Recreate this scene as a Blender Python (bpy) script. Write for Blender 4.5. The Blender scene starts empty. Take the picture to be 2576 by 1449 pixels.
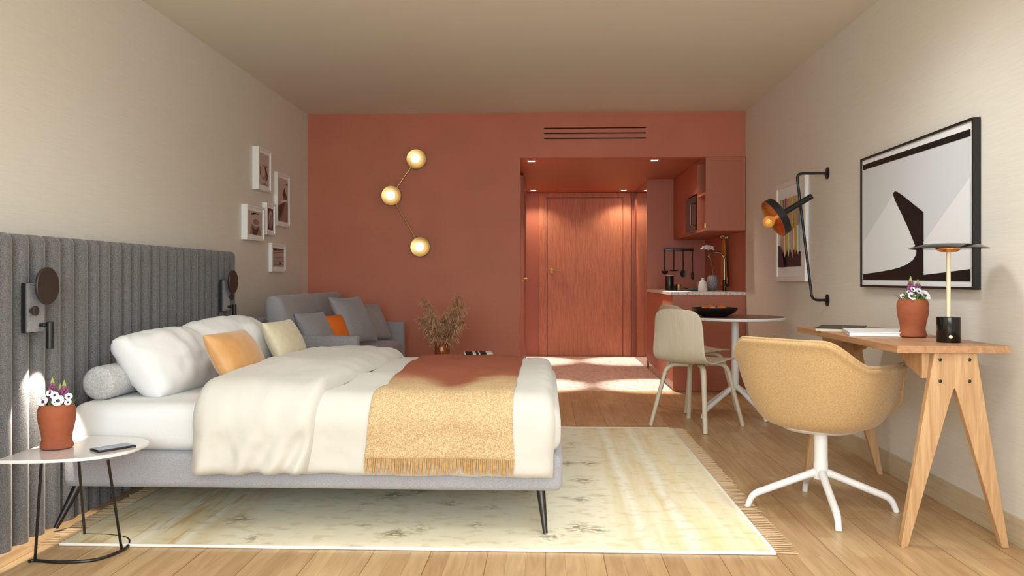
import bpy, bmesh, math, random
from mathutils import Vector, Matrix, noise
R = math.radians
random.seed(7)
scn = bpy.context.scene
COL = scn.collection

# ------------------------------------------------------------------ survey (camera geometry used to measure the room)
F = 2100.0; TH = math.atan(84 / F); CT, ST = math.cos(TH), math.sin(TH); HY = 700.0; EYE = 1.02
def ray(px, py):
    a = (px - 1288) / F; b = (HY - py) / F
    return (-ST + a * CT, CT + a * ST, b)
def at_z(px, py, Z=0.0):
    r = ray(px, py); k = (Z - EYE) / r[2]; return Vector((r[0] * k, r[1] * k, Z))
def at_x(px, py, X):
    r = ray(px, py); k = X / r[0]; return Vector((X, r[1] * k, EYE + r[2] * k))
def at_y(px, py, Y):
    r = ray(px, py); k = Y / r[1]; return Vector((r[0] * k, Y, EYE + r[2] * k))

XL, XR, YB, ZC = -2.184, 1.802, 7.594, 2.526
YD, XA, YK, ZA = 10.96, 1.15, 9.495, 2.14     # door plane, kitchen line, kitchen rear, alcove ceiling
YW = -1.6                                     # window wall behind the viewer

# ------------------------------------------------------------------ materials
def lin(c):
    return tuple(((v / 255) / 12.92 if v / 255 <= 0.04045 else ((v / 255 + 0.055) / 1.055) ** 2.4) for v in c) + (1.0,)
def nt(name):
    m = bpy.data.materials.new(name); m.use_nodes = True
    t = m.node_tree; b = t.nodes['Principled BSDF']; return m, t, b
def mat(name, c, rough=0.6, metal=0.0, var=None, vscale=20, vstretch=(1, 1, 1), bump=0.0, bscale=60, bstretch=None,
        sheen=0.0, coat=0.0, emit=None, estr=0.0, trans=0.0, spec=None, detail=4, ramp=(0.35, 0.65), alpha=None, ior=None):
    m, t, b = nt(name); L = t.links
    b.inputs['Base Color'].default_value = lin(c); b.inputs['Roughness'].default_value = rough
    b.inputs['Metallic'].default_value = metal
    if spec is not None: b.inputs['Specular IOR Level'].default_value = spec
    if ior: b.inputs['IOR'].default_value = ior
    if sheen: b.inputs['Sheen Weight'].default_value = sheen; b.inputs['Sheen Roughness'].default_value = 0.35
    if coat: b.inputs['Coat Weight'].default_value = coat; b.inputs['Coat Roughness'].default_value = 0.08
    if trans: b.inputs['Transmission Weight'].default_value = trans
    if emit: b.inputs['Emission Color'].default_value = lin(emit); b.inputs['Emission Strength'].default_value = estr
    if var or bump:
        tc = t.nodes.new('ShaderNodeTexCoord')
    if var:
        mp = t.nodes.new('ShaderNodeMapping'); mp.inputs['Scale'].default_value = vstretch
        n = t.nodes.new('ShaderNodeTexNoise'); n.inputs['Scale'].default_value = vscale; n.inputs['Detail'].default_value = detail
        r = t.nodes.new('ShaderNodeValToRGB')
        r.color_ramp.elements[0].position = ramp[0]; r.color_ramp.elements[1].position = ramp[1]
        r.color_ramp.elements[0].color = lin(c); r.color_ramp.elements[1].color = lin(var)
        L.new(tc.outputs['Object'], mp.inputs['Vector']); L.new(mp.outputs['Vector'], n.inputs['Vector'])
        L.new(n.outputs['Fac'], r.inputs['Fac']); L.new(r.outputs['Color'], b.inputs['Base Color'])
    if bump:
        mp2 = t.nodes.new('ShaderNodeMapping'); mp2.inputs['Scale'].default_value = bstretch or (1, 1, 1)
        n2 = t.nodes.new('ShaderNodeTexNoise'); n2.inputs['Scale'].default_value = bscale; n2.inputs['Detail'].default_value = 3
        bp = t.nodes.new('ShaderNodeBump'); bp.inputs['Strength'].default_value = bump; bp.inputs['Distance'].default_value = 0.01
        L.new(tc.outputs['Object'], mp2.inputs['Vector']); L.new(mp2.outputs['Vector'], n2.inputs['Vector'])
        L.new(n2.outputs['Fac'], bp.inputs['Height']); L.new(bp.outputs['Normal'], b.inputs['Normal'])
    return m
def wood(name, c1, c2, axis='Y', rough=0.45, scale=1.0, bump=0.08):
    """timber with long fibres and drifting cathedral figure along one axis"""
    m, t, b = nt(name); L = t.links; b.inputs['Roughness'].default_value = rough
    tc = t.nodes.new('ShaderNodeTexCoord'); mp = t.nodes.new('ShaderNodeMapping')
    s = {'X': (1.2, 16, 16), 'Y': (16, 1.2, 16), 'Z': (16, 16, 1.2)}[axis]
    mp.inputs['Scale'].default_value = tuple(v * scale for v in s)
    n = t.nodes.new('ShaderNodeTexNoise'); n.inputs['Scale'].default_value = 2.0; n.inputs['Detail'].default_value = 8; n.inputs['Distortion'].default_value = 1.2
    n2 = t.nodes.new('ShaderNodeTexNoise'); n2.inputs['Scale'].default_value = 9.0; n2.inputs['Detail'].default_value = 3
    mx = t.nodes.new('ShaderNodeMath'); mx.operation = 'MULTIPLY_ADD'; mx.inputs[1].default_value = 0.45
    r = t.nodes.new('ShaderNodeValToRGB'); r.color_ramp.elements[0].position = 0.5; r.color_ramp.elements[1].position = 0.9
    r.color_ramp.elements[0].color = lin(c2); r.color_ramp.elements[1].color = lin(c1)
    L.new(tc.outputs['Object'], mp.inputs['Vector']); L.new(mp.outputs['Vector'], n.inputs['Vector']); L.new(mp.outputs['Vector'], n2.inputs['Vector'])
    L.new(n2.outputs['Fac'], mx.inputs[0]); L.new(n.outputs['Fac'], mx.inputs[2]); L.new(mx.outputs[0], r.inputs['Fac'])
    L.new(r.outputs['Color'], b.inputs['Base Color'])
    bp = t.nodes.new('ShaderNodeBump'); bp.inputs['Strength'].default_value = bump; bp.inputs['Distance'].default_value = 0.003
    L.new(mx.outputs[0], bp.inputs['Height']); L.new(bp.outputs['Normal'], b.inputs['Normal'])
    return m

M = {}
M['wall'] = mat('wallpaper', (228, 223, 213), 0.85, var=(223, 217, 206), vscale=6, vstretch=(1, 1, 40), bump=0.12, bscale=14, bstretch=(1, 1, 60))
M['ceil'] = mat('ceiling_paint', (230, 224, 210), 0.9, bump=0.03, bscale=200)
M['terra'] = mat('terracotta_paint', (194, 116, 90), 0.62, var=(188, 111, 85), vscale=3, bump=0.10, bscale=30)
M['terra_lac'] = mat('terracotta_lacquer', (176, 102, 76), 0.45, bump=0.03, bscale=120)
M['terra_gloss'] = mat('terracotta_gloss', (150, 78, 56), 0.07, coat=0.6)
M['doorwood'] = wood('terracotta_stained_wood', (196, 126, 90), (162, 96, 68), 'Z', 0.5, 1.6)
M['skirt'] = wood('limed_skirting', (206, 190, 160), (192, 174, 142), 'Y', 0.5, 1.0, 0.03)
M['white'] = mat('white_lacquer', (238, 236, 234), 0.35)
M['whitecloth'] = mat('white_cotton', (222, 221, 220), 0.85, bump=0.06, bscale=90, sheen=0.1)
M['cream'] = mat('cream_cotton', (203, 199, 190), 0.8, bump=0.05, bscale=70, sheen=0.15)
M['greyfab'] = mat('grey_weave', (132, 129, 132), 0.9, var=(160, 157, 160), vscale=260, bump=0.25, bscale=300, sheen=0.25)
M['basefab'] = mat('pale_grey_weave', (150, 148, 152), 0.9, var=(172, 170, 173), vscale=260, bump=0.2, bscale=300, sheen=0.2)
M['headfab'] = mat('charcoal_velvet', (76, 74, 75), 0.85, var=(124, 121, 120), vscale=330, bump=0.15, bscale=300, sheen=0.5)
M['sofaback'] = mat('smooth_grey_weave', (146, 142, 144), 0.9, var=(156, 152, 153), vscale=200, bump=0.1, bscale=300, sheen=0.2)
M['bolster'] = mat('light_grey_boucle', (198, 196, 194), 0.9, var=(166, 164, 163), vscale=140, bump=0.4, bscale=200)
M['orange'] = mat('apricot_velvet', (206, 156, 98), 0.5, var=(198, 144, 84), vscale=14, bump=0.05, bscale=120, sheen=0.5)
M['gold'] = mat('champagne_satin', (206, 193, 158), 0.5, var=(214, 204, 178), vscale=30, bump=0.06, bscale=160, sheen=0.4)
M['rust'] = mat('burnt_orange_cloth', (226, 112, 28), 0.8, bump=0.15, bscale=200)
M['black'] = mat('black_powder_coat', (22, 21, 21), 0.4)
M['blackgloss'] = mat('black_gloss', (8, 8, 8), 0.12)
M['brown'] = mat('dark_bronze_disc', (52, 43, 40), 0.45)
M['gunmetal'] = mat('gunmetal', (70, 66, 64), 0.35, 0.9)
M['brass'] = mat('brushed_brass', (216, 182, 120), 0.36, 1.0, bump=0.03, bscale=200, bstretch=(1, 1, 8))
M['copper'] = mat('hammered_copper', (236, 158, 84), 0.25, 1.0, bump=0.35, bscale=90)
M['bulbglow'] = mat('amber_bulb', (240, 170, 80), 0.2, 0.6, bump=0.4, bscale=120, emit=(255, 180, 90), estr=0.22)
M['chrome'] = mat('chrome', (168, 163, 158), 0.14, 1.0)
M['oak'] = wood('oak_desk', (202, 162, 118), (174, 130, 88), 'Z', 0.5, 1.0)
M['oaktop'] = wood('oak_desktop', (188, 142, 102), (162, 116, 80), 'Y', 0.4, 1.0)
M['ply'] = wood('whitewashed_plywood', (216, 204, 182), (204, 190, 166), 'Z', 0.5, 0.8, 0.03)
M['chairfab'] = mat('ochre_melange', (176, 138, 90), 0.9, var=(200, 168, 122), vscale=160, vstretch=(1, 1, 3), bump=0.25, bscale=260, sheen=0.2)
M['pot'] = mat('terracotta_pot', (158, 84, 50), 0.8, var=(138, 70, 42), vscale=9, bump=0.25, bscale=50)
M['leaf'] = mat('leaf_green', (70, 120, 50), 0.5, var=(104, 150, 66), vscale=40)
M['lupin'] = mat('lupin_purple', (128, 62, 104), 0.6, var=(160, 96, 136), vscale=60)
M['lime'] = mat('lupin_tip_green', (168, 196, 84), 0.6)
M['petal'] = mat('white_petal', (236, 230, 232), 0.6)
M['eye'] = mat('anemone_eye', (58, 34, 74), 0.6)
M['amber'] = mat('amber_glass', (196, 96, 40), 0.1, trans=0.55, ior=1.4)
M['dry'] = mat('dried_grass', (198, 148, 110), 0.9, var=(140, 100, 70), vscale=30)
M['paper'] = mat('paper', (240, 242, 244), 0.7)
M['print'] = mat('sepia_print_paper', (196, 178, 168), 0.6)
M['sepia'] = mat('sepia_ink', (82, 58, 52), 0.6)
M['sepia2'] = mat('sepia_mid', (150, 122, 112), 0.6)
M['inkblack'] = mat('poster_black', (24, 23, 23), 0.5, spec=0.25)
M['artgrey'] = mat('poster_grey', (216, 220, 224), 0.6)
M['artlight'] = mat('poster_pale', (234, 236, 238), 0.6)
M['screen'] = mat('phone_screen', (38, 66, 100), 0.12, var=(120, 140, 160), vscale=12, vstretch=(1, 1, 1))
M['milk'] = mat('lamp_glass_lit', (255, 244, 220), 0.4, emit=(255, 236, 208), estr=1.4)
M['led'] = mat('downlight_lens', (255, 240, 220), 0.4, emit=(255, 236, 214), estr=30.0)
M['stemlit'] = mat('ivory_stem', (236, 214, 176), 0.35)
M['sidetop'] = mat('pale_lacquer_top', (224, 219, 216), 0.16, coat=0.5)
M['stone'] = mat('mottled_grey_ceramic', (150, 142, 142), 0.6, var=(112, 104, 106), vscale=60)
M['stonewhite'] = mat('white_ceramic', (214, 208, 204), 0.5)
M['towel'] = mat('mustard_linen', (188, 122, 42), 0.9, bump=0.2, bscale=200)
M['teal'] = mat('teal_glaze', (60, 134, 124), 0.3)
M['fruit'] = mat('orange_peel', (214, 112, 36), 0.5, bump=0.15, bscale=180)
M['fruit2'] = mat('yellow_peel', (214, 176, 84), 0.5, bump=0.1, bscale=120)
M['tabletop'] = wood('walnut_veneer', (142, 92, 70), (118, 74, 56), 'Y', 0.35, 1.0, 0.02)
for k, c in dict(s1=(160, 178, 60), s2=(84, 100, 180), s3=(168, 158, 176), s4=(140, 50, 34), s5=(216, 168, 50), s6=(190, 182, 204), s7=(200, 214, 110), s8=(224, 160, 140), navy=(34, 30, 48)).items():
    M[k] = mat('print_' + k, c, 0.5)

def terrazzo(name, base, c1, c2, scale, stretch=(1, 1, 1), rough=0.3):
    m, t, b = nt(name); L = t.links; b.inputs['Roughness'].default_value = rough
    tc = t.nodes.new('ShaderNodeTexCoord'); mp = t.nodes.new('ShaderNodeMapping'); mp.inputs['Scale'].default_value = stretch
    L.new(tc.outputs['Object'], mp.inputs['Vector']); prev = None
    for i, (c, th, sc) in enumerate(((c1, 0.57, scale), (c2, 0.62, scale * 1.7))):
        n = t.nodes.new('ShaderNodeTexNoise'); n.inputs['Scale'].default_value = sc; n.inputs['Detail'].default_value = 2; n.noise_dimensions = '4D'; n.inputs['W'].default_value = i * 3.1
        r = t.nodes.new('ShaderNodeValToRGB'); r.color_ramp.elements[0].position = th; r.color_ramp.elements[1].position = th + 0.03
        mx = t.nodes.new('ShaderNodeMix'); mx.data_type = 'RGBA'
        L.new(mp.outputs['Vector'], n.inputs['Vector']); L.new(n.outputs['Fac'], r.inputs['Fac']); L.new(r.outputs['Color'], mx.inputs['Factor'])
        if prev: L.new(prev.outputs['Result'], mx.inputs['A'])
        else: mx.inputs['A'].default_value = lin(base)
        mx.inputs['B'].default_value = lin(c); prev = mx
    L.new(prev.outputs['Result'], b.inputs['Base Color'])
    return m
M['terrazzo'] = terrazzo('terrazzo_floor', (230, 212, 198), (196, 150, 122), (124, 92, 76), 16, (1, 2.2, 1))
M['counter'] = terrazzo('terrazzo_worktop', (228, 220, 212), (204, 150, 120), (150, 130, 118), 40)

def floor_mat():
    m, t, b = nt('oak_strip_parquet'); L = t.links; N = t.nodes
    tc = N.new('ShaderNodeTexCoord'); mp = N.new('ShaderNodeMapping'); mp.inputs['Rotation'].default_value = (0, 0, R(90))
    L.new(tc.outputs['Object'], mp.inputs['Vector'])
    br = N.new('ShaderNodeTexBrick'); br.offset = 0.37; br.offset_frequency = 3; br.squash = 1
    for k, v in {'Scale': 1.0, 'Mortar Size': 0.0008, 'Mortar Smooth': 0.4, 'Bias': 0.0, 'Brick Width': 0.62, 'Row Height': 0.071}.items(): br.inputs[k].default_value = v
    br.inputs['Color1'].default_value = lin((204, 172, 128)); br.inputs['Color2'].default_value = lin((188, 152, 110)); br.inputs['Mortar'].default_value = lin((160, 122, 82))
    L.new(mp.outputs['Vector'], br.inputs['Vector'])
    b2 = N.new('ShaderNodeTexBrick'); b2.offset = 0.5
    for k, v in {'Scale': 1.0, 'Mortar Size': 0.0022, 'Mortar Smooth': 0.2, 'Brick Width': 2.4, 'Row Height': 0.213}.items(): b2.inputs[k].default_value = v
    b2.inputs['Color1'].default_value = b2.inputs['Color2'].default_value = (1, 1, 1, 1); b2.inputs['Mortar'].default_value = (0.62, 0.56, 0.5, 1)
    L.new(mp.outputs['Vector'], b2.inputs['Vector'])
    ms = N.new('ShaderNodeMapping'); ms.inputs['Scale'].default_value = (11, 0.9, 1); L.new(tc.outputs['Object'], ms.inputs['Vector'])
    ad = N.new('ShaderNodeVectorMath'); ad.operation = 'ADD'   # offset the grain from strip to strip
    sc = N.new('ShaderNodeVectorMath'); sc.operation = 'SCALE'; sc.inputs['Scale'].default_value = 9.0
    L.new(br.outputs['Color'], sc.inputs[0]); L.new(ms.outputs['Vector'], ad.inputs[0]); L.new(sc.outputs['Vector'], ad.inputs[1])
    n = N.new('ShaderNodeTexNoise'); n.inputs['Scale'].default_value = 1.6; n.inputs['Detail'].default_value = 7; n.inputs['Distortion'].default_value = 2.2
    L.new(ad.outputs['Vector'], n.inputs['Vector'])
    rp = N.new('ShaderNodeValToRGB'); rp.color_ramp.elements[0].position = 0.35; rp.color_ramp.elements[1].position = 0.68
    rp.color_ramp.elements[0].color = (0.72, 0.66, 0.6, 1); rp.color_ramp.elements[1].color = (1.05, 1.05, 1.05, 1)
    L.new(n.outputs['Fac'], rp.inputs['Fac'])
    m1 = N.new('ShaderNodeMix'); m1.data_type = 'RGBA'; m1.blend_type = 'MULTIPLY'; m1.inputs['Factor'].default_value = 0.75
    L.new(br.outputs['Color'], m1.inputs['A']); L.new(rp.outputs['Color'], m1.inputs['B'])
    m2 = N.new('ShaderNodeMix'); m2.data_type = 'RGBA'; m2.blend_type = 'MULTIPLY'; m2.inputs['Factor'].default_value = 1.0
    L.new(m1.outputs['Result'], m2.inputs['A']); L.new(b2.outputs['Color'], m2.inputs['B'])
    L.new(m2.outputs['Result'], b.inputs['Base Color']); b.inputs['Roughness'].default_value = 0.36
    bp = N.new('ShaderNodeBump'); bp.inputs['Strength'].default_value = 0.06; bp.inputs['Distance'].default_value = 0.003
    L.new(n.outputs['Fac'], bp.inputs['Height']); L.new(bp.outputs['Normal'], b.inputs['Normal'])
    return m
M['floor'] = floor_mat()

def rug_mat():
    """distressed oriental rug: cream field, worn olive motifs, ochre bands across both ends"""
    m, t, b = nt('distressed_rug'); L = t.links; N = t.nodes; b.inputs['Roughness'].default_value = 0.95
    tc = N.new('ShaderNodeTexCoord'); sp = N.new('ShaderNodeSeparateXYZ'); L.new(tc.outputs['Object'], sp.inputs['Vector'])
    def math_(op, a, bb=None, c=None):
        x = N.new('ShaderNodeMath'); x.operation = op
        for i, v in enumerate((a, bb, c)):
            if v is None: continue
            if isinstance(v, (int, float)): x.inputs[i].default_value = v
            else: L.new(v, x.inputs[i])
        return x.outputs[0]
    def noise_(scale, stretch, det=4, w=0.0):
        mp = N.new('ShaderNodeMapping'); mp.inputs['Scale'].default_value = stretch; mp.inputs['Location'].default_value = (w, w * 0.7, 0)
        n = N.new('ShaderNodeTexNoise'); n.inputs['Scale'].default_value = scale; n.inputs['Detail'].default_value = det
        L.new(tc.outputs['Object'], mp.inputs['Vector']); L.new(mp.outputs['Vector'], n.inputs['Vector']); return n.outputs['Fac']
    def ramp(f, stops):
        r = N.new('ShaderNodeValToRGB')
        while len(r.color_ramp.elements) < len(stops): r.color_ramp.elements.new(0.5)
        for e, (p, c) in zip(r.color_ramp.elements, stops): e.position = p; e.color = c if len(c) == 4 else lin(c)
        L.new(f, r.inputs['Fac']); return r.outputs['Color']
    def mix(f, a, bb):
        x = N.new('ShaderNodeMix'); x.data_type = 'RGBA'
        L.new(f, x.inputs['Factor'])
        for k, v in (('A', a), ('B', bb)):
            if isinstance(v, tuple): x.inputs[k].default_value = lin(v)
            else: L.new(v, x.inputs[k])
        return x.outputs['Result']
    W0, B1 = (0, 0, 0, 1), (1, 1, 1, 1)
    e = math_('SUBTRACT', 1.345, math_('ABSOLUTE', sp.outputs['X']))          # distance from either end
    wob = math_('MULTIPLY_ADD', noise_(3, (1, 1, 1), 3), 0.05, -0.025)
    en = math_('DIVIDE', math_('ADD', e, wob), 0.62)
    cream, pale, ochre, rustc = (246, 237, 208), (248, 242, 222), (240, 221, 170), (214, 172, 108)
    band = ramp(en, [(0.0, (238, 223, 176)), (0.16, (233, 213, 160)), (0.30, ochre), (0.40, (232, 214, 168)), (0.46, pale), (0.52, (230, 208, 152)), (0.68, (232, 213, 166)), (0.74, pale), (0.80, (226, 204, 154)), (1.0, cream)])
    wear = ramp(noise_(16, (1, 0.10, 1), 6, 2.0), [(0.25, W0), (0.85, B1)])
    band2 = mix(wear, band, pale)
    lines = ramp(noise_(26, (1.0, 0.10, 1), 4, 5.0), [(0.55, W0), (0.66, B1)])
    leftside = ramp(sp.outputs['X'], [(0.0, B1), (0.001, W0)])
    inend = ramp(en, [(0.72, B1), (0.95, W0)])
    k = N.new('ShaderNodeMath'); k.operation = 'MULTIPLY'; L.new(lines, k.inputs[0]); L.new(inend, k.inputs[1])
    k2 = math_('MULTIPLY', k.outputs[0], math_('MULTIPLY_ADD', leftside, 0.55, 0.16))
    col = mix(k2, band2, rustc)
    # worn motifs in the field: clusters of small blocky flecks
    vo = N.new('ShaderNodeTexVoronoi'); vo.inputs['Scale'].default_value = 4.6; vo.distance = 'MANHATTAN'
    L.new(tc.outputs['Object'], vo.inputs['Vector'])
    near = ramp(vo.outputs['Distance'], [(0.14, B1), (0.48, W0)])
    fl = ramp(noise_(52, (0.7, 1.5, 1), 4, 1.0), [(0.46, W0), (0.53, B1)])
    gate = ramp(noise_(2.6, (1, 1, 1), 3, 9.0), [(0.26, W0), (0.40, B1)])
    f1 = math_('MULTIPLY', math_('MULTIPLY', near, fl), gate)
    f2 = math_('MULTIPLY', f1, math_('SUBTRACT', 1.0, inend))
    col = mix(math_('MULTIPLY', f2, 0.78), col, (120, 96, 58))
    faint = ramp(noise_(15, (0.8, 1.3, 1), 7, 4.0), [(0.54, W0), (0.64, B1)])
    col = mix(math_('MULTIPLY', faint, 0.34), col, (206, 184, 126))
    L.new(col, b.inputs['Base Color'])
    bp = N.new('ShaderNodeBump'); bp.inputs['Strength'].default_value = 0.2; bp.inputs['Distance'].default_value = 0.003
    L.new(noise_(180, (1, 1, 1), 2), bp.inputs['Height']); L.new(bp.outputs['Normal'], b.inputs['Normal'])
    return m
M['rug'] = rug_mat()
M['rugedge'] = mat('rug_binding', (240, 236, 226), 0.9, bump=0.1, bscale=300)
M['fringe'] = mat('rug_fringe_yarn', (196, 168, 132), 0.9)

def throw_mat():
    m, t, b = nt('golden_wool_melange'); L = t.links; N = t.nodes
    tc = N.new('ShaderNodeTexCoord'); n = N.new('ShaderNodeTexNoise'); n.inputs['Scale'].default_value = 190; n.inputs['Detail'].default_value = 3
    r = N.new('ShaderNodeValToRGB'); r.color_ramp.elements[0].position = 0.4; r.color_ramp.elements[1].position = 0.62
    r.color_ramp.elements[0].color = lin((178, 144, 100)); r.color_ramp.elements[1].color = lin((208, 184, 142))
    L.new(tc.outputs['Object'], n.inputs['Vector']); L.new(n.outputs['Fac'], r.inputs['Fac'])
    b.inputs['Roughness'].default_value = 0.75
    # wall's rust reflection painted into the far side; its dip paints the fold's shade
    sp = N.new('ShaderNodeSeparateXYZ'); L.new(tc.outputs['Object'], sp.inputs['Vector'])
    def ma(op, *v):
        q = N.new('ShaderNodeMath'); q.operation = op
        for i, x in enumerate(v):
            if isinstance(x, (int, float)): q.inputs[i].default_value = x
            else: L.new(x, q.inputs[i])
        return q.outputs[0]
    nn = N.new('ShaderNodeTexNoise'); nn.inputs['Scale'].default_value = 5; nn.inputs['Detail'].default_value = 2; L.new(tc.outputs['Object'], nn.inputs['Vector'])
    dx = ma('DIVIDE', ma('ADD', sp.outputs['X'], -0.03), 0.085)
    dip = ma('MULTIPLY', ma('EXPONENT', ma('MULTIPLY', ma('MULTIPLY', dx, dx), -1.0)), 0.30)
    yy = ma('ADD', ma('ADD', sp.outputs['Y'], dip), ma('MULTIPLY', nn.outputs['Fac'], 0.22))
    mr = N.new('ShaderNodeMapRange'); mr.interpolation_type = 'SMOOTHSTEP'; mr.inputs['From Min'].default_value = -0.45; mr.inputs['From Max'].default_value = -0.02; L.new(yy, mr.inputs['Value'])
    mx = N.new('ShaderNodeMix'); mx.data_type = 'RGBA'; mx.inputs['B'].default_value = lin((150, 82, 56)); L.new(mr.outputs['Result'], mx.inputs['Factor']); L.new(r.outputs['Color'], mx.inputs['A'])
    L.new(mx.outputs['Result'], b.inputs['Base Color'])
    bp = N.new('ShaderNodeBump'); bp.inputs['Strength'].default_value = 0.12; bp.inputs['Distance'].default_value = 0.003
    L.new(n.outputs['Fac'], bp.inputs['Height']); L.new(bp.outputs['Normal'], b.inputs['Normal'])
    return m
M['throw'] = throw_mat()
M['tassel'] = mat('wool_tassel', (198, 162, 112), 0.9, var=(172, 134, 88), vscale=60)

# ------------------------------------------------------------------ mesh helpers
def NB(): return bmesh.new()
def bx(bm, x0, x1, y0, y1, z0, z1, bev=0.0, seg=2, mtx=None):
    b2 = bmesh.new(); bmesh.ops.create_cube(b2, size=1)
    bmesh.ops.scale(b2, vec=(abs(x1 - x0), abs(y1 - y0), abs(z1 - z0)), verts=b2.verts)
    bmesh.ops.translate(b2, vec=((x0 + x1) / 2, (y0 + y1) / 2, (z0 + z1) / 2), verts=b2.verts)
    if bev > 0: bmesh.ops.bevel(b2, geom=b2.edges[:], offset=bev, segments=seg, profile=0.5, affect='EDGES')
    if mtx: b2.transform(mtx)
    join(bm, b2); return bm
def join(bm, b2):
    me = bpy.data.meshes.new('tmp'); b2.to_mesh(me); bm.from_mesh(me); bpy.data.meshes.remove(me); b2.free()
def grid(bm, rows, cu=False, cv=False):
    vs = [[bm.verts.new(p) for p in r] for r in rows]
    nr, nc = len(vs), len(vs[0])
    for i in range(nr - (0 if cu else 1)):
        for j in range(nc - (0 if cv else 1)):
            a, b, c, d = vs[i][j], vs[i][(j + 1) % nc], vs[(i + 1) % nr][(j + 1) % nc], vs[(i + 1) % nr][j]
            try: bm.faces.new((a, b, c, d))
            except ValueError: pass
    return vs
def lathe(bm, prof, n=32, c=(0, 0, 0), mtx=None):
    b2 = bmesh.new()
    rows = [[Vector((r * math.cos(2 * math.pi * j / n), r * math.sin(2 * math.pi * j / n), z)) for j in range(n)] for r, z in prof]
    vs = grid(b2, rows, cv=True)
    for row, (r, z) in ((vs[0], prof[0]), (vs[-1], prof[-1])):
        if r > 1e-5: b2.faces.new(row if row is vs[-1] else row[::-1])
    bmesh.ops.remove_doubles(b2, verts=b2.verts, dist=1e-6)
    bmesh.ops.recalc_face_normals(b2, faces=b2.faces)
    b2.transform(mtx if mtx else Matrix.Translation(c)); join(bm, b2); return bm
def axis_m(p, d):
    """matrix taking +Z to direction d, origin to p"""
    return Matrix.Translation(p) @ Vector(d).to_track_quat('Z', 'Y').to_matrix().to_4x4()
def tube(bm, pts, rad, n=10, flat=1.0, cap=True):
    pts = [Vector(p) for p in pts]; k = len(pts)
    rad = rad if isinstance(rad, (list, tuple)) else [rad] * k
    t0 = (pts[1] - pts[0]).normalized(); ref = Vector((0, 0, 1)) if abs(t0.z) < 0.9 else Vector((1, 0, 0))
    u = t0.cross(ref).normalized(); rows = []
    for i, p in enumerate(pts):
        t = (pts[min(i + 1, k - 1)] - pts[max(i - 1, 0)]).normalized()
        u = (u - t * u.dot(t)).normalized(); v = t.cross(u)
        rows.append([p + u * (rad[i] * math.cos(2 * math.pi * j / n)) + v * (rad[i] * flat * math.sin(2 * math.pi * j / n)) for j in range(n)])
    vs = grid(bm, rows, cv=True)
    if cap: bm.faces.new(vs[0][::-1]); bm.faces.new(vs[-1])
    return bm
def bend(pts, r, n=6):
    """polyline with rounded corners"""
    pts = [Vector(p) for p in pts]; out = [pts[0]]
    for a, b, c in zip(pts, pts[1:], pts[2:]):
        d1, d2 = (a - b), (c - b); q = min(r, d1.length * 0.49, d2.length * 0.49)
        p1, p2 = b + d1.normalized() * q, b + d2.normalized() * q
        for i in range(n + 1):
            t = i / n; out.append(p1 * (1 - t) ** 2 + b * 2 * t * (1 - t) + p2 * t * t)
    out.append(pts[-1]); return out
def prism(bm, pts, off):
    """polygon of 3D points extruded by the vector off"""
    b2 = bmesh.new(); off = Vector(off)
    a = [b2.verts.new(p) for p in pts]; b = [b2.verts.new(Vector(p) + off) for p in pts]; n = len(a)
    b2.faces.new(a[::-1]); b2.faces.new(b)
    for i in range(n): b2.faces.new((a[i], a[(i + 1) % n], b[(i + 1) % n], b[i]))
    bmesh.ops.recalc_face_normals(b2, faces=b2.faces); join(bm, b2); return bm
def ball(bm, c, r, sub=2, sc=(1, 1, 1)):
    b2 = bmesh.new(); bmesh.ops.create_icosphere(b2, subdivisions=sub, radius=r)
    bmesh.ops.scale(b2, vec=sc, verts=b2.verts); bmesh.ops.translate(b2, vec=c, verts=b2.verts); join(bm, b2); return bm
def fbm(p, o=4): return noise.fractal(Vector(p), 1.0, 2.0, o, noise_basis='PERLIN_ORIGINAL')
def rnd(e, r):
    t = max(0.0, min(1.0, e / r)); return math.sqrt(max(0.0, 1 - (1 - t) ** 2))

def rawobj(name, bm, m, smooth=True, ang=35, keepn=False):
    if not keepn: bmesh.ops.recalc_face_normals(bm, faces=bm.faces[:])
    me = bpy.data.meshes.new(name); bm.to_mesh(me); bm.free()
    if smooth:
        for p in me.polygons: p.use_smooth = True
        me.set_sharp_from_angle(angle=R(ang))
    for mm in (m if isinstance(m, (list, tuple)) else [m]): me.materials.append(mm)
    o = bpy.data.objects.new(name, me); COL.objects.link(o); return o
MX = {}
def thing(name, label, cat, loc=(0, 0, 0), rz=0.0, group=None):
    o = bpy.data.objects.new(name, None); o.empty_display_size = 0.05; COL.objects.link(o)
    o.location = loc; o.rotation_euler = (0, 0, rz); o['label'] = label; o['category'] = cat
    if group: o['group'] = group
    MX[o] = Matrix.Translation(loc) @ Matrix.Rotation(rz, 4, 'Z'); return o
def part(name, bm, m, parent, world=True, label=None, **k):
    """child mesh; with world=True the shape is given in room coordinates"""
    root = parent
    while root not in MX: root = root.parent
    if world: bm.transform(MX[root].inverted())
    o = rawobj(name, bm, m, **k); o.parent = parent
    if label: o['label'] = label
    return o
def solo(name, bm, m, label, cat, loc, group=None, **k):
    """a thing that is one mesh, shape given in room coordinates, origin moved to loc"""
    bm.transform(Matrix.Translation(loc).inverted()); o = rawobj(name, bm, m, **k); o.location = loc
    o['label'] = label; o['category'] = cat; MX[o] = Matrix.Translation(loc)
    if group: o['group'] = group
    return o
def struct(name, bm, m, **k):
    o = rawobj(name, bm, m, **k); o['kind'] = 'structure'; MX[o] = Matrix.Identity(4); return o
def copy_tree(o, parent=None):
    c = o.copy(); COL.objects.link(c)
    if parent: c.parent = parent
    for ch in [x for x in bpy.data.objects if x.parent is o]: copy_tree(ch, c)
    return c
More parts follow.
